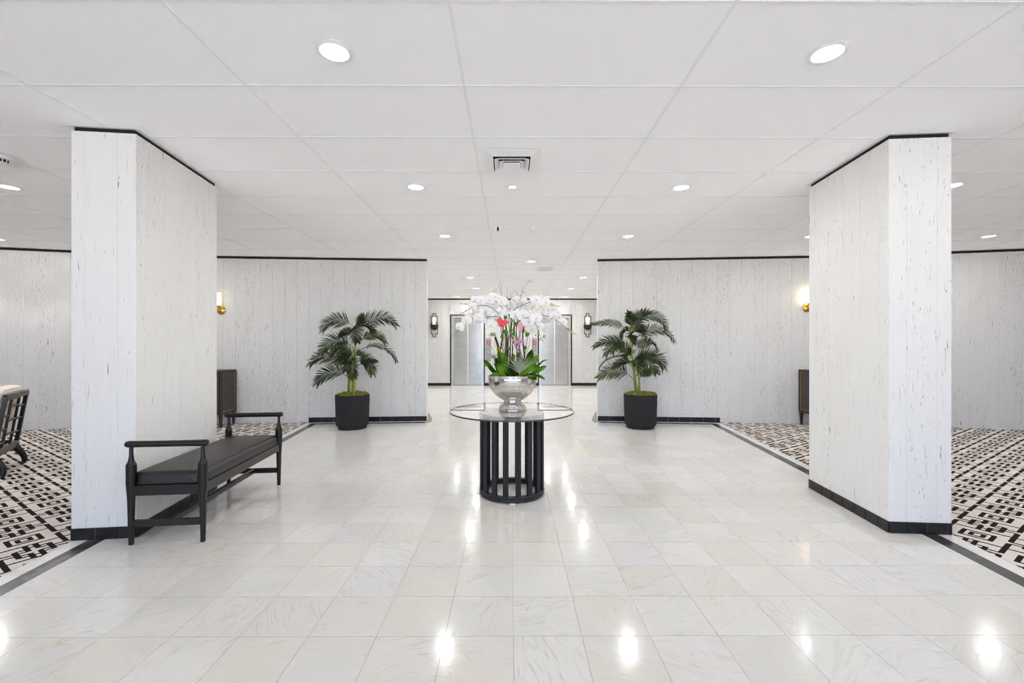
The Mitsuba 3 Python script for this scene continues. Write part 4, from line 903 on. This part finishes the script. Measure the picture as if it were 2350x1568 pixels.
palm('potted palm in a black fluted pot, left of the hall opening', pcl[0], 6.80, zl,
     [([(555, 1060), (560, 900), (575, 700), (610, 560)], .020, .014, -.02), ([(600, 1060), (600, 900), (560, 780), (530, 640)], .015, .011, .03), ([(620, 1060), (625, 850), (630, 640), (640, 430), (640, 280)], .022, .012, .0), ([(575, 1060), (590, 940), (600, 800)], .012, .009, -.05)],
     [([(640, 280), (500, 190), (370, 190), (255, 300)], .20, .35, -.15), ([(640, 280), (760, 200), (920, 150), (1105, 240)], .21, .3, -.1), ([(640, 270), (690, 190), (715, 110)], .12, .3, .1), ([(640, 280), (640, 230), (650, 300), (660, 430)], .20, .15, -.34),
      ([(640, 300), (720, 230), (790, 250), (845, 340)], .17, .5, .22), ([(640, 330), (570, 310), (500, 320), (440, 370)], .13, .4, .15), ([(650, 440), (740, 385), (840, 355), (985, 440)], .15, .5, .12), ([(650, 560), (740, 500), (880, 470), (1000, 510), (1112, 660)], .13, 1.0, -.12),
      ([(620, 520), (520, 430), (380, 430), (240, 560)], .22, .3, -.18), ([(600, 560), (500, 480), (420, 500), (350, 600)], .17, .5, .15), ([(590, 720), (440, 640), (260, 600), (105, 700)], .21, .3, -.12), ([(570, 860), (460, 790), (320, 800), (185, 920)], .21, .25, -.2),
      ([(620, 700), (720, 640), (790, 680), (835, 800)], .21, .2, -.2), ([(640, 720), (760, 660), (885, 655)], .12, .6, .2), ([(600, 700), (590, 640), (600, 720), (620, 850)], .18, .1, -.32), ([(610, 620), (560, 560), (500, 580), (450, 680)], .19, .4, -.22), ([(600, 640), (660, 570), (700, 580), (720, 660)], .14, .5, .15),
      ([(570, 740), (540, 620), (520, 560), (480, 530)], .17, .3, .1), ([(590, 780), (540, 680), (530, 680), (520, 760)], .17, .1, -.26)], 1)
palm('potted palm in a black fluted pot, right of the hall opening', pcr[0], 6.83, zr_,
     [([(605, 1060), (590, 860), (565, 650), (545, 450), (520, 240)], .023, .011, .0), ([(650, 1060), (645, 930), (630, 800), (600, 690)], .016, .011, .03), ([(625, 1060), (630, 960), (640, 860)], .011, .008, -.04)],
     [([(530, 320), (430, 240), (250, 210), (85, 225)], .14, .75, -.1), ([(540, 300), (555, 220), (540, 150), (505, 95)], .17, .2, -.2), ([(540, 300), (640, 150), (820, 130), (950, 280)], .19, .35, -.15), ([(545, 320), (620, 180), (700, 100), (770, 95)], .16, .4, .15),
      ([(560, 470), (680, 330), (860, 290), (1042, 425)], .17, .5, -.1), ([(570, 560), (640, 490), (740, 430), (850, 510)], .15, .7, .1), ([(545, 510), (440, 430), (270, 420), (115, 490)], .16, .6, -.12), ([(555, 620), (450, 500), (360, 470), (250, 590)], .19, .35, -.18), ([(560, 640), (470, 500), (400, 480), (330, 560)], .16, .5, .2),
      ([(560, 620), (440, 590), (290, 620), (172, 745)], .09, 1.25, .1), ([(575, 720), (500, 660), (420, 670), (335, 735)], .13, .6, .1), ([(575, 870), (480, 790), (330, 770), (165, 850)], .21, .25, -.2), ([(580, 700), (680, 610), (800, 600), (925, 740)], .22, .25, -.15), ([(585, 700), (640, 620), (720, 650), (840, 790)], .2, .3, -.25),
      ([(590, 700), (580, 640), (610, 660), (640, 790)], .17, .1, -.3), ([(635, 880), (690, 810), (740, 780), (790, 740)], .13, .7, .1), ([(555, 360), (600, 290), (660, 280), (690, 350)], .14, .4, -.22), ([(550, 380), (500, 290), (460, 310), (440, 380)], .11, .5, .15), ([(560, 430), (540, 350), (560, 370), (580, 450)], .13, .15, -.25),
      ([(600, 760), (650, 640), (730, 590), (830, 590)], .14, .5, .2), ([(560, 660), (520, 560), (490, 560), (520, 660)], .13, .3, -.1)], 2)

# ------------------------------------------------------------------ cabinets
def cabinet(label, cx, wall, side, width=1.30, depth=0.42):
    """side: +1 the visible end faces +x, -1 faces -x; stands against the plank wall"""
    cb = thing('cabinet', label, 'cabinet')
    W_ = wall; a, b = np.array(W_[0]), np.array(W_[1]); d = (b - a) / np.linalg.norm(b - a); n = nrm_of(a, b)
    end = a + d * ((cx - a[0]) / d[0]); MC = np.eye(4); MC[:3, 0] = [-d[0], -d[1], 0] if side > 0 else [-d[0], -d[1], 0]
    xd = -d                                       # towards the hall
    MC[:3, 0] = [xd[0], xd[1], 0]; MC[:3, 1] = [n[0], n[1], 0]; MC[:3, 2] = np.cross(MC[:3, 0], MC[:3, 1])
    MC[:3, 3] = [end[0] + n[0] * 0.012, end[1] + n[1] * 0.012, 0]
    flip = MC[2, 2] < 0
    if flip: MC[:3, 2] *= -1
    def add(nm, m, mat, parent=cb, **kw):
        m = xf(m, MC)
        if flip: m.invert()
        return put(nm, m, mat, parent=parent, **kw)
    z0, z1 = 0.205, 0.893
    add('body', cham(width - 0.02, depth - 0.02, z1 - z0 - 0.03, 0.004, (-width / 2, depth / 2, (z0 + z1) / 2)), 'mat_cabinet')
    add('top', cham(width, depth, 0.022, 0.005, (-width / 2, depth / 2, z1 - 0.011)), 'mat_cabinet_frame')
    add('bottom_rail', cham(width, depth, 0.030, 0.004, (-width / 2, depth / 2, z0 + 0.015)), 'mat_cabinet_frame')
    for x_ in (-0.016, -width + 0.016):
        for y_ in (0.016, depth - 0.016): add('corner_post', cham(0.032, 0.032, z1 - z0 - 0.02, 0.004, (x_, y_, (z0 + z1) / 2)), 'mat_cabinet_frame')
    def line(x_, y0_, y1_, za, zb_): return bx(x_ - 0.0035, x_ + 0.0035, y0_, y1_, za, zb_)
    xe = -0.008
    k = add('end_inlay', cat([line(xe, 0.038, 0.050, z0 + 0.038, z1 - 0.030), line(xe, 0.050, depth - 0.036, z0 + 0.038, z0 + 0.046)]), 'mat_gold'); say(k, label='gilt inlay line')
    for q in range(3):
        wd = (width - 0.07) / 3; xc_ = -0.035 - wd * (q + 0.5)
        dk = add('door', cham(wd - 0.006, 0.018, z1 - z0 - 0.07, 0.003, (xc_, depth - 0.002, (z0 + z1) / 2 + 0.003)), 'mat_cabinet')
        add('knob', lathe([(0, 0), (0.008, 0), (0.012, 0.012), (0.008, 0.02), (0, 0.021)], 16).apply_transform(Mat((xc_ + wd * 0.38, depth + 0.007, 0.60), (1, 0, 0), (0, 1, 0))), 'mat_gold', parent=dk)
    for x_ in (-0.03, -width + 0.03):
        for y_ in (0.03, depth - 0.03):
            m = cham(0.046, 0.046, z0 - 0.0055, 0.002, (0, 0, (z0 + 0.0055) / 2)); v = m.vertices.copy(); f_ = 0.5 + 0.5 * (v[:, 2:3] / z0).clip(0, 1); v[:, :2] *= f_; m = trimesh.Trimesh(v + [x_, y_, 0], m.faces)
            add('leg', m, 'mat_cabinet_frame')
cabinet('dark wooden cabinet with a gilt line, behind the left pillar beyond the bench', -4.50, WL, 1)
cabinet('dark wooden cabinet with a gilt line, behind the right pillar', 4.72, WR, -1)

# sconces on the plank walls, half hidden by the pillars
def wall_sconce(label, px, pz, W_, power, zc):
    s = thing('wall_sconce', label, 'wall lamp')
    a, b = np.array(W_[0]), np.array(W_[1]); n = nrm_of(a, b)
    Y = 7.1; X = at_y(px, 706, Y)[0]; d = (b - a) / np.linalg.norm(b - a); p = a + d * ((X - a[0]) / d[0])
    MS = Mat((p[0], p[1], zc), (-n[1], n[0], 0), (0, 0, 1)) if False else Mat((p[0] + n[0] * 0.0005, p[1] + n[1] * 0.0005, zc + 0.000), (d[0], d[1], 0), (n[0], n[1], 0))
    put('backplate', xf(lathe([(0, 0), (0.070, 0), (0.073, 0.006), (0.066, 0.016), (0.045, 0.026), (0.02, 0.032), (0, 0.033)], 36), MS), 'mat_brass', smooth=40, parent=s)
    c = np.array([p[0] + n[0] * 0.095, p[1] + n[1] * 0.095, 0])
    put('arm', tube(spline([[p[0] + n[0] * .03, p[1] + n[1] * .03, zc + 0.000], [p[0] + n[0] * .07, p[1] + n[1] * .07, zc + -0.005], [c[0], c[1], zc + 0.025], [c[0], c[1], zc + 0.050]], 16), 0.008, 10), 'mat_brass', smooth=True, parent=s)
    put('cup', lathe([(0, zc + 0.045), (0.02, zc + 0.045), (0.045, zc + 0.058), (0.048, zc + 0.066), (0, zc + 0.066)], 24, c), 'mat_brass', smooth=40, parent=s)
    put('glass_shade', lathe([(0.0, zc + 0.067), (0.046, zc + 0.067), (0.050, zc + 0.080), (0.050, zc + 0.280), (0.0, zc + 0.280)], 32, c), 'mat_shade', smooth=40, parent=s, emitter={'type': 'area', 'radiance': rgb(*[power * q for q in (1.0, 0.80, 0.52)])})
wall_sconce('brass wall sconce with a dim cream shade, at the inner edge of the left pillar', 501, 706, WL, 0.17, 1.862)
wall_sconce('brass wall sconce with a glowing shade, at the inner edge of the right pillar', 1853, 706, WR, 1.1, 1.90)

# ------------------------------------------------------------------ lounge chair at the left edge
lcg = thing('lounge_chair', 'cream cushioned lounge chair with a black fretwork back, at the left picture edge', 'chair')
A = at_z(12, 1098, 0); B = at_z(58, 1066, 0)         # rear feet: near, far
bd = (B - A)[:2]; wch = np.linalg.norm(bd); bd /= wch
fd = np.array([-bd[1], bd[0]]);                       # facing direction
if fd[0] > 0: fd = -fd
MCH = np.eye(4); MCH[:3, 0] = [bd[0], bd[1], 0]; MCH[:3, 1] = [fd[0], fd[1], 0]; MCH[:3, 2] = np.cross(MCH[:3, 0], MCH[:3, 1]); MCH[:3, 3] = [A[0] - 0.038, A[1], 0]
flipc = MCH[2, 2] < 0
if flipc: MCH[:3, 2] *= -1
def addc(nm, m, mat, **kw):
    m = xf(m, MCH)
    if flipc: m.invert()
    return put(nm, m, mat, parent=lcg, **kw)
wch_ = wch
x0, x1 = -0.02, wch_ + 0.02
yb0, zb0, zb1 = 0.045, 0.235, 0.785
tilt = -0.062                                          # the back leans out over the rear feet
def back(x, z): return np.array([x, yb0 + (tilt - yb0 + 0.02) * (z - zb0) / (zb1 - zb0) * 0.9, z])
for x in (x0, x1): addc('back_post', beam(back(x, zb0 - 0.03), back(x, zb1), 0.040, 0.032, up=(0, 1, 0)), 'mat_lacquer')
addc('top_rail', cat([beam(back(x0 - 0.016, zb1 - 0.012), back(x1 + 0.016, zb1 - 0.012), 0.034, 0.046), tube([back(x0 - 0.016, zb1 + 0.008), back(x0 - 0.010, zb1 + 0.012), back(x1 + 0.006, zb1 + 0.012), back(x1 + 0.012, zb1 + 0.008)], [0.010, 0.015, 0.015, 0.010], 14)]), 'mat_lacquer', smooth=40)
addc('seat_rail', beam(back(x0, zb0), back(x1, zb0), 0.034, 0.075, up=(0, 0, 1)), 'mat_lacquer')
W3 = x1 - x0
for u in (0.30, 0.66):
    addc('lattice_bar', beam(back(x0 + W3 * u, zb0 + 0.03), back(x0 + W3 * u, zb1), 0.024, 0.02, up=(0, 1, 0)), 'mat_lacquer')
for u0, u1, f in ((0, .30, .64), (.30, .66, .80), (.30, .66, .28), (0, .30, .16), (.66, 1, .52), (.0, .30, .40), (.66, 1, .76), (.30, .66, .54), (.66, 1, .26)):
    z = zb0 + (zb1 - zb0) * f; addc('lattice_bar', beam(back(x0 + W3 * u0, z), back(x0 + W3 * u1, z), 0.020, 0.020), 'mat_lacquer')
dep = 0.70
for x in (x0, x1): addc('side_rail', beam((x, yb0, zb0), (x, dep, zb0 + 0.02), 0.034, 0.07), 'mat_lacquer')
addc('front_rail', beam((x0, dep, zb0 + 0.02), (x1, dep, zb0 + 0.02), 0.034, 0.07), 'mat_lacquer')
for x, sx in ((x0 + 0.02, -1), (x1 - 0.02, 1)):
    addc('leg', tube(spline([(x, yb0 + 0.01, zb0 - 0.02), (x, yb0 - 0.01, 0.18), (x + sx * 0.01, yb0 - 0.06, 0.08), (x + sx * 0.02, -0.01, 0.016)], 14), np.linspace(0.036, 0.019, 14), 10), 'mat_lacquer', smooth=40)
    addc('leg', tube(spline([(x, dep - 0.01, zb0), (x, dep + 0.0, 0.15), (x, dep + 0.02, 0.008)], 10), np.linspace(0.030, 0.018, 10), 10), 'mat_lacquer', smooth=40)
addc('seat_cushion', rbox(W3 - 0.03, 0.60, 0.13, 0.045, ((x0 + x1) / 2, 0.44, zb0 + 0.125), 14), 'mat_cream_fabric', smooth=50)
m = rbox(W3 - 0.02, 0.13, 0.54, 0.04, (0, 0, 0), 14)
def rr_loop(w, h, r, y):
    P = []
    for cx_, cz_, a0 in ((w / 2 - r, h / 2 - r, 0), (-w / 2 + r, h / 2 - r, 90), (-w / 2 + r, -h / 2 + r, 180), (w / 2 - r, -h / 2 + r, 270)):
        P += [[cx_ + r * math.cos(math.radians(a0 + t)), y, cz_ + r * math.sin(math.radians(a0 + t))] for t in range(0, 91, 15)]
    return np.array(P + P[:1])
pipe = cat([tube(rr_loop(W3 - 0.024, 0.536, 0.045, y_), 0.0045, 6, cap=False) for y_ in (-0.05, 0.05)]); an = math.atan2(0.13, 0.5)
Rm = trimesh.transformations.rotation_matrix(-0.24 if False else 0.22, (1, 0, 0)); m.apply_transform(Rm); m.apply_translation(((x0 + x1) / 2, 0.095, zb0 + 0.365)); pipe.apply_transform(Rm); pipe.apply_translation(((x0 + x1) / 2, 0.095, zb0 + 0.365))
k = addc('back_cushion', m, 'mat_cream_fabric', smooth=50)
put('piping', xf(pipe, MCH), 'mat_cream_fabric', smooth=True, parent=k)
